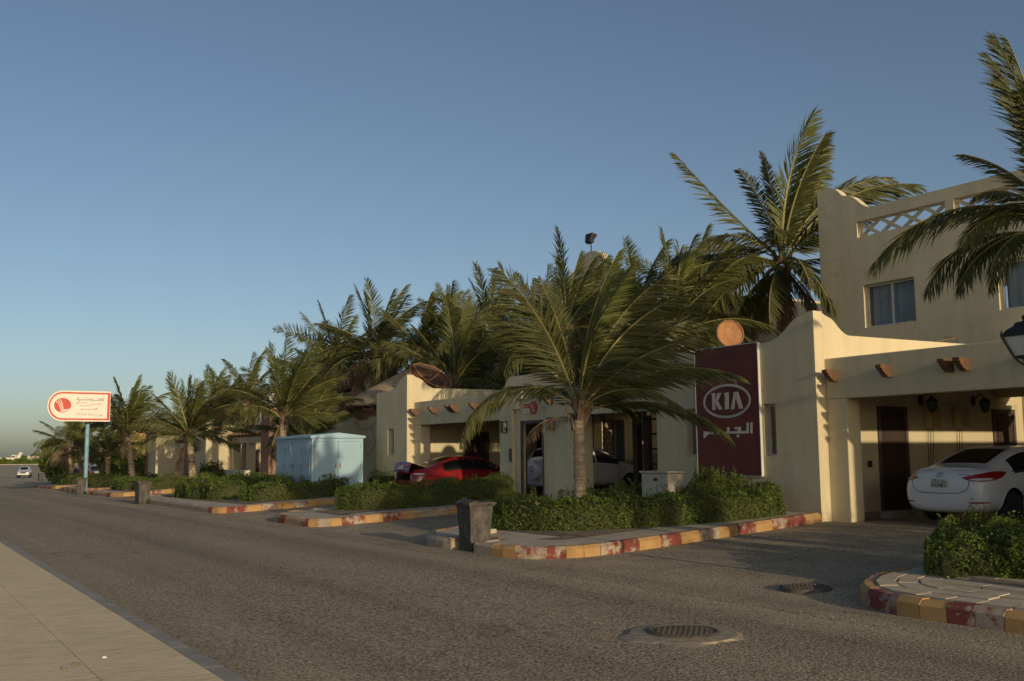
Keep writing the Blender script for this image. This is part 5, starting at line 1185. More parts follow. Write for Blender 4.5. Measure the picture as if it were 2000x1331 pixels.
        for layer in (0, .035):
            for i in range(9):
                u = i / 8
                for k in range(n + 1):
                    y = lerp(-.60, .60, k / n); x = .60 - min(u, .62) / .62 * .56 - max(0, u - .62) / .38 * .04; z = 1.10 - .02 * u - max(0, u - .62) / .38 * .30 - layer - .05 * (abs(y) / .6) ** 2
                    vs.append((x + layer * (u > .62), y, z))
        q = 9 * (n + 1)
        fs = [(i * (n + 1) + k, i * (n + 1) + k + 1, (i + 1) * (n + 1) + k + 1, (i + 1) * (n + 1) + k) for i in range(8) for k in range(n)]; fs += [tuple(a + q for a in reversed(f)) for f in fs]
        m.add(vs, fs); Mx = Matrix.Translation((.62, 0, 1.10)) @ Matrix.Rotation(D2R(20), 4, 'Y') @ Matrix.Translation((-.62, 0, -1.10)); m.xf(Mx)
        lid = m.build('boot_lid', paint, t, world=False, smooth=True)
        m = MB(); m.box(-.012, -.002, -.17, .17, .80, .93); m.xf(Mx); m.build('number_plate', M['plate'], lid, world=False)
        m = MB()
        for s in (-1, 1): m.box(-.015, .03, s * .36 - .17, s * .36 + .17, .93, .99)
        m.xf(Mx); m.build('tail_light', M['tail_red'], lid, world=False)
    return t
sedan('parked_car', (17.0, 11.68, .235), 'white saloon parked nose-in under the banner villa carport', M['paint_white'], tilt=.03)
sedan('parked_car', (15.0, 30.3, .15), 'shiny red saloon with its boot lid ajar in the far carport', M['paint_red'], tilt=.012, boot_open=True)

SUV = [(.0, [(0, .42), (.50, .42), (.62, .50), (.66, .70), (.64, .92), (.58, 1.02), (.40, 1.06), (0, 1.07)]),
    (.07, [(0, .34), (.66, .34), (.77, .46), (.80, .72), (.78, 1.0), (.70, 1.12), (.45, 1.16), (0, 1.17)]),
    (.14, [(0, .31), (.68, .31), (.80, .45), (.82, .72), (.80, 1.05), (.70, 1.22), (.46, 1.28), (0, 1.30)]),
    (.34, [(0, .30), (.69, .30), (.82, .44), (.84, .74), (.81, 1.10), (.66, 1.52), (.46, 1.60), (0, 1.62)]),
    (.48, [(0, .29), (.69, .29), (.825, .44), (.845, .74), (.815, 1.10), (.655, 1.58), (.46, 1.655), (0, 1.675)]),
    (1.15, [(0, .29), (.69, .29), (.83, .44), (.845, .74), (.815, 1.09), (.65, 1.62), (.46, 1.685), (0, 1.705)]),
    (1.95, [(0, .29), (.69, .29), (.83, .44), (.845, .74), (.815, 1.07), (.64, 1.61), (.45, 1.675), (0, 1.695)]),
    (2.45, [(0, .29), (.69, .29), (.83, .44), (.845, .74), (.81, 1.06), (.62, 1.54), (.44, 1.60), (0, 1.62)]),
    (3.08, [(0, .29), (.69, .29), (.83, .44), (.845, .74), (.79, 1.05), (.66, 1.14), (.45, 1.17), (0, 1.18)]),
    (3.20, [(0, .29), (.69, .29), (.83, .44), (.845, .74), (.79, 1.02), (.66, 1.07), (.45, 1.10), (0, 1.11)]),
    (3.75, [(0, .30), (.68, .30), (.82, .44), (.835, .70), (.76, .93), (.62, 1.0), (.42, 1.02), (0, 1.03)]),
    (4.0, [(0, .32), (.62, .32), (.74, .44), (.77, .62), (.70, .82), (.56, .88), (.38, .90), (0, .91)]),
    (4.10, [(0, .38), (.48, .38), (.58, .46), (.60, .56), (.54, .66), (.42, .70), (.26, .72), (0, .72)])]
slim_rail(SUV, range(2, 10))
def suv(name, loc, label, paint, rz=0, spare=True, group='parked cars'):
    t = thing(name, loc, label, 'car', group, rz)
    g = {(2, 6), (7, 6)} | {(i, 4) for i in (3, 4, 5, 6, 7)}
    bo, gl, bv = car_body(SUV, g, (.85, 3.43), .345, paint); link('body', bo, t); link('window', gl, t)
    for x in (.85, 3.43):
        for s in (-1, 1): wheel(t, x, s * .735, .345, .22, s); arch_lip(t, x, .345, s, bv, paint)
    for s in (-1, 1):
        for pts in ([(1.98, .32), (1.98, 1.08)], [(1.12, 1.08), (1.12, .80), (1.28, .60), (1.30, .34)], [(2.98, 1.04), (2.95, .5), (2.93, .34)]): line_decal('seam', pts, .011, r_side(s), bv, .003, M['car_trim'], t)
        line_decal('door_pillar', [(1.97, 1.10), (1.94, 1.58)], .09, r_side(s), bv, .006, paint, t); line_decal('door_pillar', [(1.12, 1.12), (1.10, 1.6)], .08, r_side(s), bv, .006, paint, t)
        for x in (1.30, 2.12):
            y = bv.ray_cast(Vector((x, s * 3, .95)), Vector((0, -s, 0)))[0].y; m = MB(); m.tube([(x - .08, y, .95), (x - .06, y + s * .03, .953), (x + .06, y + s * .03, .953), (x + .08, y, .95)], .015, 6); m.build('handle', paint, t, world=False, smooth=True)
        m = MB(); m.hexa([(2.72, s * .80, 1.07), (2.84, s * .80, 1.07), (2.82, s * .97, 1.10), (2.74, s * .98, 1.10), (2.72, s * .80, 1.18), (2.80, s * .80, 1.19), (2.80, s * .97, 1.23), (2.74, s * .98, 1.22)]); bevel(m.build('mirror', M['car_trim'], t, world=False), .03, 3)
        decal('tail_light', [(38, .80), (38, 1.10), (72, 1.10), (66, .80)], r_round(.9, s), bv, .008, M['tail_red'], t, 1)
        decal('headlight', [(s * .42, .72), (s * .70, .84), (s * .72, .74), (s * .60, .66)], r_front(4.1), bv, .008, M['lens_clear'], t, 1)
    decal('grille', [(-.36, .56), (.36, .56), (.36, .68), (-.36, .68)], r_front(4.1), bv, .008, M['car_trim'], t, 1); decal('number_plate', [(-.2, .44), (.2, .44), (.2, .54), (-.2, .54)], r_front(4.1), bv, .012, M['plate'], t, 1)
    if spare:
        m = MB(); m.lathe([(0, -.235), (.22, -.23), (.30, -.205), (.335, -.14), (.335, -.02), (.30, .02), (0, .02)], 36, (0.0, -.08, .86), 'X'); o = m.build('spare_wheel_cover', paint, t, world=False); smooth_angle(o, 40)
        m = MB(); T3 = lambda a, c: (-.237, -.08 - a, .86 + c); m.ribbon([(.10 * math.cos(a), .06 + .10 * math.sin(a)) for a in [k * math.pi / 8 for k in range(17)]], .02, T3); m.ribbon([(.1, .05), (.08, -.08), (.03, -.16)], .02, T3); m.build('emblem', M['chrome'], o, world=False)
    return t
suv('parked_car', (19.0, 28.3, .23), 'white off-roader with a covered spare wheel, behind the palm trunk', M['paint_white'])
suv('parked_car', (15.4, 91.5, grd(15.4, 91.5)), 'white off-roader half hidden behind the blue sign pole', M['paint_white'], spare=False)
sedan('parked_car', (15.9, 84.5, grd(15.9, 84.5)), 'silver saloon parked under the palms right of the blue sign pole', M['paint_silver'], rz=.25, badge=False)
sedan('parked_car', (16.2, 114.4, grd(16, 114)), 'dark saloon with a sunlit roof beyond the kerbside bins', M['paint_dark'], rz=-.25, badge=False)

# pickup driving towards the viewer far down the road
PICK = [(.0, [(0, .45), (.70, .45), (.84, .55), (.86, .78), (.86, 1.0), (.84, 1.06), (.5, 1.06), (0, 1.06)]), (.08, [(0, .40), (.74, .40), (.88, .52), (.90, .78), (.90, 1.02), (.88, 1.08), (.5, 1.08), (0, 1.08)]),
    (1.75, [(0, .38), (.74, .38), (.88, .52), (.90, .78), (.90, 1.04), (.88, 1.10), (.5, 1.10), (0, 1.10)]), (1.85, [(0, .38), (.74, .38), (.88, .52), (.90, .78), (.88, 1.06), (.70, 1.62), (.5, 1.70), (0, 1.72)]),
    (2.6, [(0, .38), (.74, .38), (.88, .52), (.90, .78), (.88, 1.06), (.66, 1.68), (.5, 1.75), (0, 1.77)]), (3.05, [(0, .38), (.74, .38), (.88, .52), (.90, .78), (.88, 1.06), (.66, 1.62), (.48, 1.69), (0, 1.71)]),
    (3.65, [(0, .38), (.74, .38), (.88, .52), (.90, .78), (.86, 1.05), (.74, 1.12), (.5, 1.15), (0, 1.16)]), (3.8, [(0, .38), (.74, .38), (.88, .52), (.90, .78), (.86, 1.02), (.74, 1.07), (.5, 1.10), (0, 1.11)]),
    (4.8, [(0, .42), (.72, .42), (.86, .52), (.88, .74), (.82, .93), (.68, .98), (.45, 1.0), (0, 1.01)]), (5.0, [(0, .48), (.60, .48), (.74, .56), (.76, .68), (.70, .80), (.55, .84), (.36, .86), (0, .86)])]
slim_rail(PICK, range(3, 8))
t = thing('pickup_truck', (20.4, 172, road_z(160)), 'silver pickup coming towards the viewer far down the road', 'pickup', None, D2R(-101))
bo, gl, bv = car_body(PICK, {(5, 6), (3, 4), (4, 4), (5, 4)}, (.95, 4.05), .37, M['paint_silver']); link('body', bo, t); link('window', gl, t)
for x in (.95, 4.05):
    for s in (-1, 1): wheel(t, x, s * .78, .37, .24, s)
for s in (-1, 1): decal('headlight', [(s * .46, .76), (s * .74, .78), (s * .74, .90), (s * .46, .88)], r_front(5), bv, .01, M['lens_clear'], t, 1)
decal('grille', [(-.4, .72), (.4, .72), (.4, .88), (-.4, .88)], r_front(5), bv, .01, M['car_trim'], t, 1); decal('number_plate', [(-.24, .52), (.24, .52), (.24, .64), (-.24, .64)], r_front(5), bv, .015, M['plate'], t, 1)
m = MB(); m.box(4.93, 5.06, -.86, .86, .46, .60); bevel(m.build('bumper', M['chrome'], t, world=False), .03)

# ================================================================ STREET FURNITURE
def bin_proto(label, loc, rz, s=1.0):
    t = thing('wheelie_bin', loc, label, 'bin', 'wheelie bins along the kerb', rz); t.scale = (s, s, s)
    m = MB(); a, b_ = .185, .215; A, B = .245, .285; H = .88                 # half sizes at foot and rim
    def ring(x, y, z): return [(-x, -y, z), (x, -y, z), (x, y, z), (-x, y, z)]
    # body: outer skin with a wheel notch at the back foot, then the inner skin
    lv = [(a, b_, 0), (a + .01, b_ + .01, .10), (lerp(a, A, .5), lerp(b_, B, .5), .46), (A, B, H)]
    vs = [p for q in lv for p in ring(*q)] + ring(A - .012, B - .012, H) + ring(a + .01, b_ + .01, .12)
    fs = [(i * 4 + k, i * 4 + (k + 1) % 4, (i + 1) * 4 + (k + 1) % 4, (i + 1) * 4 + k) for i in range(5) for k in range(4)] + [(3, 2, 1, 0), (20, 21, 22, 23)]
    vs = [(x + (.07 if (k in (1, 2)) else 0) * 0 - (.09 if k in (1, 2) else 0), y, z) if i == 0 else (x, y, z) for i, (k, (x, y, z)) in [(j // 4, (j % 4, p)) for j, p in enumerate(vs)]]
    m.add(vs, fs); bevel(m.build('body', M['bin'], t, world=False), .018, 3)
    r = MB(); o = [(-A - .025, -B - .025), (A + .03, -B - .025), (A + .03, B + .025), (-A - .025, B + .025)]; i_ = [(-A + .012, -B + .012), (A - .012, -B + .012), (A - .012, B - .012), (-A + .012, B - .012)]
    r.plate(o, [i_], 'Z', H - .055, H + .012); bevel(r.build('rim', M['bin'], t, world=False), .01)
    h = MB(); h.tube([(A + .03, -.2, H - .03), (A + .10, -.2, H - .02), (A + .10, .2, H - .02), (A + .03, .2, H - .03)], .016, 6); h.build('handle', M['bin'], t, world=False)
    for sg in (-1, 1):
        w = MB(); w.lathe([(.0, -.025), (.085, -.025), (.10, -.015), (.10, .015), (.085, .025), (0, .025)], 20, ax='Y'); wo = w.build('wheel', M['rubber'], t, world=False); wo.location = (a - .02, sg * (b_ + .0), .10)
    return t
ang = D2R(20)
near_bin = bin_proto('grimy black wheelie bin without a lid, standing at the nose of the nearest islands', (9.53, 16.25, road_z(16)), D2R(-3))
for (x, y, lab, rz) in ((9.0, 40.9, 'wheelie bin standing at the far end of the long island with the blue cabinet', .1), (9.55, 57.6, 'wheelie bin directly below the round-ended sign', -.15), (14.4, 97.5, 'wheelie bin next beyond the one below the round-ended sign', .2), (18.4, 130.7, 'wheelie bin with a white paper on top beyond the round-ended sign', 0), (17.2, 131.5, 'smallest and furthest of the kerbside wheelie bins', .1)):
    c = copy_tree(near_bin); c.location = (x, y, road_z(y)); c.rotation_euler = (0, 0, rz); c['label'] = lab
def rubbish(loc, label, rz, sc):
    m = MB(); rg = random.Random(int(sc[0] * 100)); m.lathe([(0, -.08), (.14, -.07), (.20, 0), (.17, .05), (.08, .09), (.03, .14), (0, .15)], 14)
    m.v = [(x * sc[0] * (1 + rg.uniform(-.22, .22)), y * sc[1] * (1 + rg.uniform(-.22, .22)), z * sc[2] + rg.uniform(-.02, .02)) for x, y, z in m.v]
    o = m.build('rubbish_bag', M['bag']); o.location = loc; o.rotation_euler = (0, 0, rz); return tag(o, label, 'rubbish bag', 'rubbish bags in the near bin')
rubbish((9.42, 16.40, road_z(16) + .86), 'crumpled dark rubbish bag poking over the left rim of the near bin', 0, (.8, .9, .75))
rubbish((9.66, 16.08, road_z(16) + .84), 'flatter dark rubbish bag at the right rim of the near bin', 1, (.75, .8, .5))
t = thing('block', (10.35, 17.0, grd(10.35, 17) + .15), 'pale stone block lying on the island behind the near bin', 'stone block')
m = MB(); m.box(-.09, .09, -.06, .06, 0, .12); bevel(m.build('stone', M['paver'], t, world=False), .012)
t = thing('paper', (18.4, 130.7, road_z(130) + .9), 'white paper lying on a far bin', 'paper'); m = MB(); m.hexa([(-.14, -.12, 0), (.14, -.12, 0), (.14, .12, .02), (-.14, .12, 0), (-.12, -.12, .34), (.10, -.12, .36), (.12, .10, .34), (-.13, .12, .3)]); m.build('sheet', M['sign_white'], t, world=False)

# street lamp at the right edge
t = thing('street_lamp', (10.66, 6.16, grd(10.66, 6.16) + .13), 'black lantern street lamp on the nearest island at the right edge', 'street lamp')
m = MB(); m.lathe([(.11, 0), (.11, .12), (.08, .16), (.065, .5), (.075, .54), (.045, .60), (.038, 1.85), (.032, 2.10), (.05, 2.12), (.05, 2.15), (.03, 2.18), (.03, 2.47)], 16); m.build('post', M['black_iron'], t, world=False, smooth=False)
m = MB(); zt, zb = 2.80, 2.575
for k in range(4):
    a = math.pi / 4 + k * math.pi / 2; ca, sa = math.cos(a), math.sin(a); m.tube([(.13 * ca, .13 * sa, zb), (.24 * ca, .24 * sa, zt)], .016, 6); m.tube([(.13 * ca, .13 * sa, zb), (.09 * ca, .09 * sa, zb - .05), (.03 * ca, .03 * sa, zb - .09)], .013, 6)
    m.tube([(.245 * ca, .245 * sa, zt + .02), (.245 * ca, .245 * sa, zt + .075)], [.014, .004], 6)
def sq(r, z): return [(r, r, z), (-r, r, z), (-r, -r, z), (r, -r, z)]
for r_, z0_, z1_ in ((.185, zt, zt + .035), (.10, zb - .012, zb + .012)): m.box(-r_, r_, -r_, r_, z0_, z1_)
L4 = [sq(.165, zt + .035), sq(.14, zt + .075), sq(.085, zt + .12), sq(.075, zt + .15), sq(.045, zt + .165)]; vs = [p for q in L4 for p in q]
m.add(vs, [(i * 4 + k, i * 4 + (k + 1) % 4, (i + 1) * 4 + (k + 1) % 4, (i + 1) * 4 + k) for i in range(4) for k in range(4)] + [(16, 17, 18, 19)])
m.lathe([(.03, zt + .165), (.018, zt + .18), (.03, zt + .20), (.03, zt + .225), (0, zt + .245)], 12); m.build('lantern_frame', M['black_iron'], t, world=False)
m = MB(); vs = sq(.088, zb + .013) + sq(.162, zt - .002); m.add(vs, [(k, (k + 1) % 4, 4 + (k + 1) % 4, 4 + k) for k in range(4)]); m.build('glass', M['lamp_glass'], t, world=False)

# pale blue electrical cabinet
cx0, cx1, cy0, cy1 = 13.72, 15.78, 35.25, 39.1; zg = grd(13.7, 35.2) + .13; zt = 2.42
t = thing('electrical_cabinet', (14.75, 38.3, zg), 'large pale blue metal cabinet with a shallow pitched roof on the long island', 'electrical cabinet')
m = MB(); m.box(cx0, cx1, cy0, cy1, zg + .06, zt - .12); bevel(m.build('body', M['cab_blue'], t), .012)
m = MB(); m.box(cx0 - .02, cx1 + .02, cy0 - .02, cy1 + .02, zg - .15, zg + .058); m.build('plinth', M['cab_blue'], t)
m = MB(); xm = (cx0 + cx1) / 2; e = .07
prof = [(cx0 - e, zt - .118), (cx1 + e, zt - .118), (cx1 + e, zt - .03), (xm, zt + .09), (cx0 - e, zt - .03)]; m.plate(prof, [], 'Y', cy0 - e, cy1 + e); bevel(m.build('roof', M['cab_blue'], t), .01)
def cab_door(plane, pos, a0, a1, z0, z1, hside, vent=False):
    g = MB(); g.plate(rect(a0 - .012, a1 + .012, z0 - .012, z1 + .012), [], plane, pos - .004, pos - .001); g.build('door_gap', M['cab_seam'], t)
    d = MB(); d.plate(rect(a0, a1, z0, z1), [], plane, pos - .022, pos - .0045); o = d.build('door', M['cab_blue'], t); bevel(o, .006)
    h = MB(); a = a0 + .07 if hside < 0 else a1 - .07; zc = (z0 + z1) / 2
    if plane == 'Y': h.box(a - .018, a + .018, pos - .05, pos - .0225, zc - .09, zc + .09)
    else: h.box(pos - .05, pos - .0225, a - .018, a + .018, zc - .09, zc + .09)
    h.build('handle', M['rust_rib'], o)
    ah = a1 - .012 if hside < 0 else a0 + .012
    for zz in (z0 + .18, zc, z1 - .18):
        q = MB()
        if plane == 'Y': q.box(ah - .012, ah + .012, pos - .036, pos - .0225, zz - .05, zz + .05)
        else: q.box(pos - .036, pos - .0225, ah - .012, ah + .012, zz - .05, zz + .05)
        q.build('hinge', M['cab_seam'], o)
    if vent:
        v = MB()
        for k in range(7):
            zz = z1 - .12 - .045 * k
            v.box(pos - .034, pos - .0225, a0 + .2, a1 - .2, zz - .012, zz + .012)
        v.build('vent', M['cab_blue'], o)
cab_door('Y', cy0, cx0 + .10, xm - .30 + .28, zg + .22, zt - .24, 1); cab_door('Y', cy0, xm + .02, cx1 - .10, zg + .22, zt - .24, -1)
n = 4
for k in range(n):
    a0 = cy0 + .12 + k * (cy1 - cy0 - .24) / n; cab_door('X', cx0, a0 + .03, a0 + (cy1 - cy0 - .24) / n - .03, zg + .22, zt - .24, 1 if k % 2 else -1, k in (0, 2))
# small cream cabinet in the hedge
t = thing('utility_cabinet', (14.62, 16.55, grd(14.35, 16.5) + .12), 'small cream utility cabinet standing in the hedge below the banner', 'utility cabinet', None, 0)
x0, x1, y0, y1 = -.22, .22, -.17, .70; H = .98
m = MB(); m.box(x0, x1, y0, y1, 0, H); bevel(m.build('body', M['cab_cream'], t, world=False), .012)
m = MB(); m.box(x0 - .04, x1 + .04, y0 - .04, y1 + .04, H + .001, H + .05); bevel(m.build('lid', M['cab_cream'], t, world=False), .015)
m = MB(); m.box(x0 - .012, x0 - .001, y0 + .03, y1 - .03, .08, H - .06); d = m.build('door', M['cab_cream'], t, world=False)
m = MB(); m.box(x0 - .03, x0 - .0125, .16, .27, H - .16, H - .10); m.build('handle', M['black_iron'], d, world=False)

# round-ended sign board on a blue pole
SY = 58.6; SX0, SW, SHh = 7.82, 3.2, 1.66; ZB = 3.62
t = thing('sign_board', (9.9, SY, grd(9.9, SY)), 'white sign board with one round end and a red border on a pale blue pole', 'sign')
pole_x = 9.92
m = MB(); m.tube([(pole_x, SY + .1, grd(10, SY)), (pole_x, SY + .1, ZB + .3)], .11, 14); m.build('pole', M['pole_blue'], t)
m = MB(); m.tube([(pole_x, SY + .1, ZB - .14), (pole_x, SY + .1, ZB - .02)], .13, 14); m.build('pole_collar', M['black_iron'], t)
def dshape(ins, right):
    r = SHh / 2 - ins; c = (SX0 + SHh / 2 * .92, ZB + SHh / 2); pts = [(right, c[1] - r), (right, c[1] + r)]
    return pts + [(c[0] - .92 * r * math.sin(math.pi * k / 20), c[1] + r * math.cos(math.pi * k / 20)) for k in range(21)]
m = MB(); m.plate(dshape(0, SX0 + SW), [], 'Y', SY - .10, SY + .0); bevel(m.build('board', M['sign_white'], t), .012)
m = MB(); m.plate(dshape(.075, SX0 + SW - .03), [dshape(.165, SX0 + SW - .155)], 'Y', SY - .106, SY - .102); m.build('border', M['sign_red'], t)
KX = lambda zx: SX0 + (zx - 310) * .00229; KZ = lambda zy: ZB + (935 - zy) * .00251
m = MB(); m.plate([(KX(645) + .43 * math.cos(k * math.pi / 20), KZ(590) + .395 * math.sin(k * math.pi / 20)) for k in range(40)], [], 'Y', SY - .106, SY - .102); m.build('logo_disc', M['sign_red'], t)
T3 = lambda a, c: (KX(a), SY - .110, KZ(c))
m = MB()
for P_ in ([(500, 505), (560, 560), (600, 640), (625, 720)], [(530, 475), (590, 540), (622, 620), (640, 700)], [(575, 455), (625, 540), (648, 610), (660, 680)], [(620, 722), (740, 720)], [(640, 700), (770, 697)], [(662, 680), (800, 672)]): m.ribbon(P_, [10 * .00251] * len(P_), lambda a, c: Vector((KX(a), SY - .110, KZ(c)))) if False else None
def strokes(name, lines, w, mat, depth=.108):
    m = MB(); ps = [[(KX(a), KZ(c)) for a, c in L_] for L_ in lines]
    for i, L_ in enumerate(ps): m.ribbon(L_, w, lambda a, c, i=i: Vector((a, SY - depth - .0004 * i, c)))
    return m.build(name, mat, t, recalc=False)
strokes('logo_stroke', [[(500, 505), (545, 545), (590, 620), (622, 722)], [(530, 475), (580, 525), (618, 610), (640, 700)], [(575, 452), (615, 510), (645, 600), (660, 682)], [(615, 722), (680, 722), (740, 716)], [(640, 702), (700, 702), (775, 694)], [(660, 682), (720, 682), (800, 670)]], .034, M['sign_white'], .110)
strokes('arabic_lettering', [[(1552, 415), (1552, 468), (1520, 470), (1520, 415)], [(1520, 470), (1490, 470), (1490, 420)], [(1490, 470), (1455, 470), (1440, 445), (1465, 432), (1470, 468)], [(1440, 470), (1285, 472)], [(1285, 472), (1265, 440), (1245, 455), (1280, 465), (1245, 485)], [(1215, 430), (1212, 468), (1160, 470)], [(1165, 440), (1162, 468), (1100, 470)], [(1110, 440), (1108, 468), (1045, 470)], [(1050, 440), (1048, 468), (1000, 470), (985, 440)], [(985, 415), (985, 470), (962, 470), (955, 415)], [(1180, 415), (1200, 415)], [(1110, 415), (1130, 415)], [(1000, 485), (1030, 485)]], .026, M['sign_grey'])
strokes('small_arabic_lettering', [[(1165, 515), (1150, 530), (1120, 530)], [(1125, 512), (1120, 530), (1040, 532)], [(1070, 515), (1065, 532)], [(1010, 518), (1030, 530), (985, 533)], [(975, 512), (955, 520), (985, 530), (950, 550)]], .02, M['sign_grey'])
strokes('swoosh', [[(1010, 592), (1100, 602), (1190, 595), (1290, 566), (1380, 552), (1500, 560)]], .024, M['sign_red'])
strokes('red_lettering', [[(1415, 630), (1380, 668)], [(1380, 635), (1415, 668), (1345, 670)], [(1345, 645), (1365, 655), (1345, 670), (1100, 672)], [(1100, 655), (1085, 672), (1060, 692)], [(1075, 660), (1060, 685), (1030, 688)]], .022, M['sign_red'])
D6 = [(0, 0), (22, 3), (26, 45)]; D2_ = [(2, 0), (8, 18), (26, 14), (24, 0)]; 
def dig(x, k):
    S_ = {'6': [[(0, 5), (20, 0), (26, 12), (28, 45)]], '2': [[(0, 0), (6, 14), (26, 12), (28, 0)], [(4, 8), (16, 45)]], '9': [[(26, 20), (4, 20), (4, 2), (24, 2), (26, 45)]], '1': [[(6, 0), (16, 45)]]}[k]
    return [[(x + a, 765 + c) for a, c in L_] for L_ in S_]
strokes('phone_number', sum([dig(955 + 62 * i, k) for i, k in enumerate('6229621')], []), .022, M['sign_grey'])
strokes('phone_mark', [[(1400, 800), (1416, 800)], [(1525, 785), (1525, 805), (1470, 808), (1468, 790)], [(1485, 770), (1510, 770)]], .024, M['sign_grey'])

# satellite dishes
def dish(loc, nrm, R, depth, label, mat, ribs, group='satellite dishes on the villas'):
    t = thing('satellite_dish', loc, label, 'satellite dish', group); q = Vector(nrm).normalized().to_track_quat('Z', 'Y'); Mx = q.to_matrix().to_4x4()
    m = MB(); us_ = (0, .2, .4, .6, .75, .88, 1); m.lathe([(R * u, depth * (u * u - 1)) for u in us_] + [(R * u, depth * (u * u - 1) - .014) for u in us_[::-1]], 48); m.xf(Mx); d = smooth_angle(m.build('reflector', mat, t, world=False), 50)
    m = MB(); m.tube([(R * math.cos(k * math.pi / 20), R * math.sin(k * math.pi / 20), 0) for k in range(41)], .022, 6); m.xf(Mx); m.build('rim', M['rust_rib'], t, world=False)
    for a in ribs:
        for sg, off in ((1, .045), (-1, -.045)):
            m = MB(); m.tube([(R * u * math.cos(a), R * u * math.sin(a), depth * (u * u - 1) + off) for u in np.linspace(0, 1, 8)], .034, 6); m.xf(Mx); m.build('rib', M['rust_rib'], t, world=False)
    m = MB()
    for k in range(0):
        a = k * 2.094 + .5; m.tube([(R * .9 * math.cos(a), R * .9 * math.sin(a), -.05), (0, 0, R * .75)], .010, 5)
    m = MB(); b0 = Mx @ Vector((0, 0, -depth - .05)); m.tube([tuple(b0), (b0.x, b0.y + .05, b0.z - .25), (b0.x, b0.y + .05, -R - 1.6)], .04, 8); m.build('mast', M['rust_rib'], t, world=False)
    return t
dish((17.75, 17.74, 4.56), (-.40, -.90, .14), .335, .05, 'small round rusty orange satellite dish above the banner wall', M['rust'], ())
dish((18.1, 34.2, 4.66), (.09, -.60, .74), .86, .30, 'big dark rusty mesh satellite dish with cross ribs on the carport wall', M['rust_dark'], (0.5, 0.5 + math.pi / 2, .5 + math.pi, .5 + 3 * math.pi / 2))
# maroon tarpaulin behind the entrance gable
t = thing('tarpaulin', (19.5, 29.0, 3.6), 'dark maroon sheet behind the palm frond on the carport roof', 'tarpaulin'); m = MB(); rg = random.Random(8); n = 16
vs = [(19.5 + .12 * math.sin(i * 1.3) + rg.uniform(-.03, .03), 27.6 + i * .2, z) for i in range(n) for z in (3.47, 3.9 + .06 * math.sin(i), 4.32 + .08 * math.sin(i * .8))]
m.add(vs, [(i * 3 + j, i * 3 + j + 1, (i + 1) * 3 + j + 1, (i + 1) * 3 + j) for i in range(n - 1) for j in range(2)]); m.build('cloth', M['banner_red'], t, smooth=True)

# ================================================================ FAR BACKGROUND beyond the end of the road
zf = road_z(400)
def leafball(name, c, r, hgt, label, n, size, seed, trunk_h=0, cat='tree', group=None, kind=None):
    rg = np.random.default_rng(seed); d = unit(rg.normal(0, 1, (n, 3))); rr = (1 + .22 * np.sin(d[:, 0] * 5 + seed) * np.sin(d[:, 1] * 4 + 1) + rg.normal(0, .08, n)) * rg.uniform(.72, 1, n); C = d * rr[:, None] * np.array([r, r, hgt / 2]) + np.array([0, 0, hgt / 2 + trunk_h])
    A = unit(d + rg.normal(0, .6, (n, 3))); B = unit(np.cross(A, rg.normal(0, 1, (n, 3)))) * size; D = np.cross(A, B) * .6
    V = np.stack([C - B, C + D, C + B, C - D], 1).reshape(-1, 3); t = thing(name, c, label, cat, group); link('crown', npmesh('crown', V, np.arange(n * 4).reshape(-1, 4), [M['hedge_leaf']]), t)
    m = MB(); m.tube([(0, 0, -.3), (0, 0, trunk_h + hgt * .5)], [r * .12, r * .05], 7); m.build('trunk', M['trunk'], t, world=False); return t
def far_pt(x, d): v = (_F0 + _R0 * ((x - 1000) / 1962)) * d; return v.x, v.y
# green verge across the end of the road
rg = np.random.default_rng(5); n = 26000; u = rg.random(n); x0, y0 = far_pt(-140, 478); x1, y1 = far_pt(190, 462); h = rg.random(n) ** .6 * 2.3; w = rg.uniform(-4, 4, n)
V0 = np.stack([x0 + (x1 - x0) * u, y0 + (y1 - y0) * u + w, zf + h * (1 + .2 * np.sin(u * 60) + .15 * np.sin(u * 171))], 1); A = unit(rg.normal(0, 1, (n, 3))) * .55; B = unit(np.cross(A, rg.normal(0, 1, (n, 3)))) * .38
tag(link('greenery', npmesh('greenery', np.stack([V0 - A, V0 + B, V0 + A, V0 - B], 1).reshape(-1, 3), np.arange(n * 4).reshape(-1, 4), [M['hedge_leaf']])), 'low green belt of shrubs across the far end of the road', None, None, 'stuff')
b = MB(); b.hexa([(x0, y0 - 3.2, zf), (x1, y1 - 3.2, zf), (x1, y1 + 4, zf), (x0, y0 + 4, zf), (x0, y0 - 2.8, zf + 1.7), (x1, y1 - 2.8, zf + 1.7), (x1, y1 + 3.5, zf + 1.7), (x0, y0 + 3.5, zf + 1.7)]); tag(b.build('hedge', M['hedge_core']), 'solid dark block standing in for shade inside the far green belt', None, None, 'stuff')  # dark colour of this block acts as shade between the far shrubs
b = MB(); b.hexa([(x0, y0 - 6, zf - .2), (x1, y1 - 6, zf - .2), (x1, y1 - 4.5, zf - .2), (x0, y0 - 4.5, zf - .2), (x0, y0 - 6, zf + .3), (x1, y1 - 6, zf + .3), (x1, y1 - 4.5, zf + .3), (x0, y0 - 4.5, zf + .3)]); tag(b.build('kerb', M['paver']), 'pale kerb at the far end of the road', None, None, 'structure')
def far_box(name, xa, xb, d, z0, z1, th, mat, label, cat, group=None, extra=None):
    t = thing(name, (*far_pt((xa + xb) / 2, d), zf), label, cat, group, math.atan2(-_R0.y, _R0.x) * -1); W = (xb - xa) / 1962 * d / 2
    m = MB(); m.box(-W, W, 0, th, z0 - zf, z1 - zf); m.build('wall', M[mat], t, world=False); return t, W
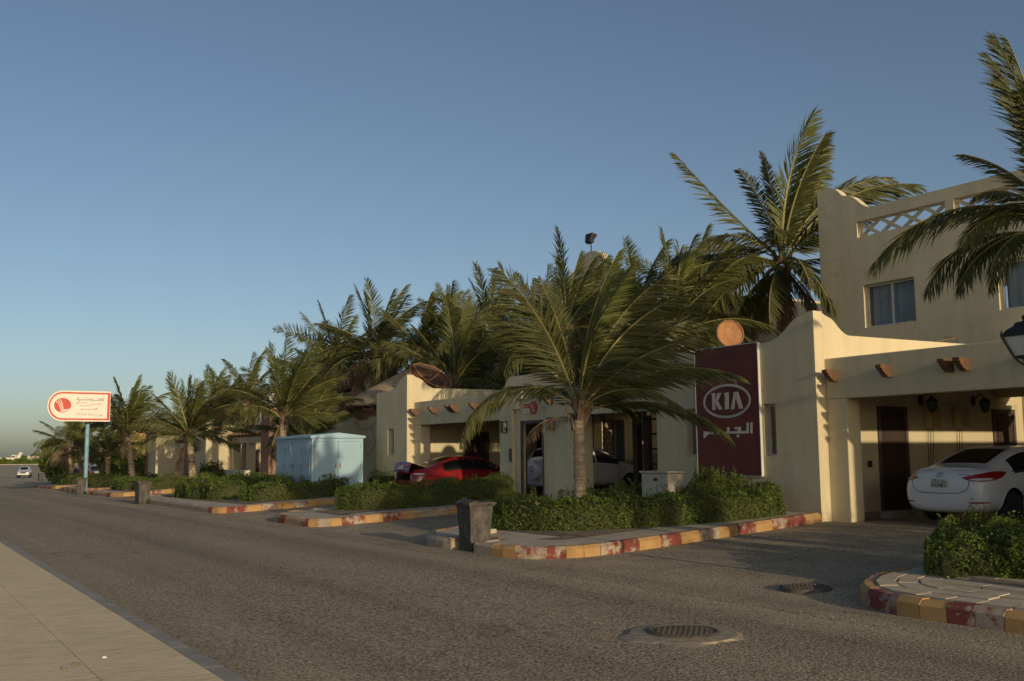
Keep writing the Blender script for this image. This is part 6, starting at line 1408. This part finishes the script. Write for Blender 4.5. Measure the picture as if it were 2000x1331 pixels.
t, W = far_box('boundary_wall', -60, 39, 560, -2, 1.75, 1, 'stucco_white', 'far white boundary wall left of the small round tree', 'wall', 'far white walls')
m = MB(); m.box(-W, W, -.2, 1.2, 1.75 - zf, 2.1 - zf); m.build('coping', M['stucco_white'], t, world=False)
t, W = far_box('boundary_wall', 50, 84, 560, -2, 2.1, 1, 'stucco_white', 'far white boundary wall right of the small round tree', 'wall', 'far white walls')
m = MB(); m.box(-W, W * .3, 1.5, 8, -.3, 2.9 - zf); m.build('raised_block', M['stucco_white'], t, world=False)
t, W = far_box('building', 20.5, 28.5, 575, -2, 3.6, 8, 'stucco_white', 'small white flat-roofed block behind the far white wall', 'building')
m = MB(); m.box(-W * 1.6, -W, 1, 7, 0, 2.3 - zf); m.build('annexe', M['stucco_white'], t, world=False); m = MB(); m.box(-.8, .8, -.06, -.01, 2.2 - zf, 3.0 - zf); m.build('window', M['dark_room'], t, world=False)
t = thing('ramp_tower', (*far_pt(34, 578), zf), 'slanted white structure beside the far white block', 'tower', None, -_y)
m = MB(); m.plate([(-1.6, 0), (-.1, 0), (1.6, 4.9 - zf), (1.2, 5.1 - zf), (.4, 4.9 - zf)], [], 'Y', 0, 2); m.build('slanted_wall', M['stucco_white'], t, world=False); m = MB(); m.box(.6, 1.7, .2, 1.8, 0, 3.4 - zf); m.build('support', M['stucco_white'], t, world=False)
leafball('round_tree', (*far_pt(44, 540), zf), 1.9, 3.9, 'small round tree in front of the far white wall', 1500, .28, 3, .5, 'tree', 'far trees')
leafball('round_tree', (*far_pt(75, 600), zf), 3.0, 3.2, 'low wide tree showing over the far white wall by the palms', 1500, .4, 4, 2.2, 'tree', 'far trees')
t = thing('radio_mast', (*far_pt(74, 900), zf), 'thin red and white lattice radio mast far away on the left skyline', 'radio mast')
for k in range(8):
    m = MB(); za, zb_ = k * 3.6 + 3, k * 3.6 + 6.6
    for q in range(3):
        a = q * 2.094; r_ = .42; m.tube([(r_ * math.cos(a), r_ * math.sin(a), za), (r_ * math.cos(a), r_ * math.sin(a), zb_)], .05, 5)
        for j in range(3): m.tube([(r_ * math.cos(a), r_ * math.sin(a), za + j * 1.2), (r_ * math.cos(a + 2.094), r_ * math.sin(a + 2.094), za + j * 1.2 + 1.2)], .028, 4)
    m.build('mast_section', M['mast_red'] if k % 2 else M['sign_white'], t, world=False)
for x_, y_, s_, lab_ in ((12.3, .4, 3, 'unseen leafy tree added to shade the driveway, nearer the road'), (14.2, .7, 4, 'unseen leafy tree added to shade the driveway, midway to the villas'), (15.7, .2, 5, 'unseen leafy tree added to shade the driveway, closest to the villas')): leafball('leafy_tree', (x_, y_, grd(x_, y_) + .1), 1.0, 1.55 if s_ < 5 else 1.9, lab_, 1500, .07, s_, .75, 'tree', 'unseen trees added to shade the driveway')  # unseen trees, added so their shadow falls across the driveway
# darker shrubby tree at the very left end of the palm row
leafball('leafy_tree', (14.4, 100.5, road_z(100) - .1), 1.5, 3.4, 'bushy dark tree at the left end of the palm row', 2600, .17, 9, .6)
leafball('leafy_tree', (15.6, 78.6, road_z(78)), 1.7, 2.6, 'bushy green tree between the sign pole and the ochre villa', 1800, .15, 10, .5)

# tidy: no stray data, and every label set
for o in list(bpy.data.objects):
    if o.users_collection == (): bpy.data.objects.remove(o)
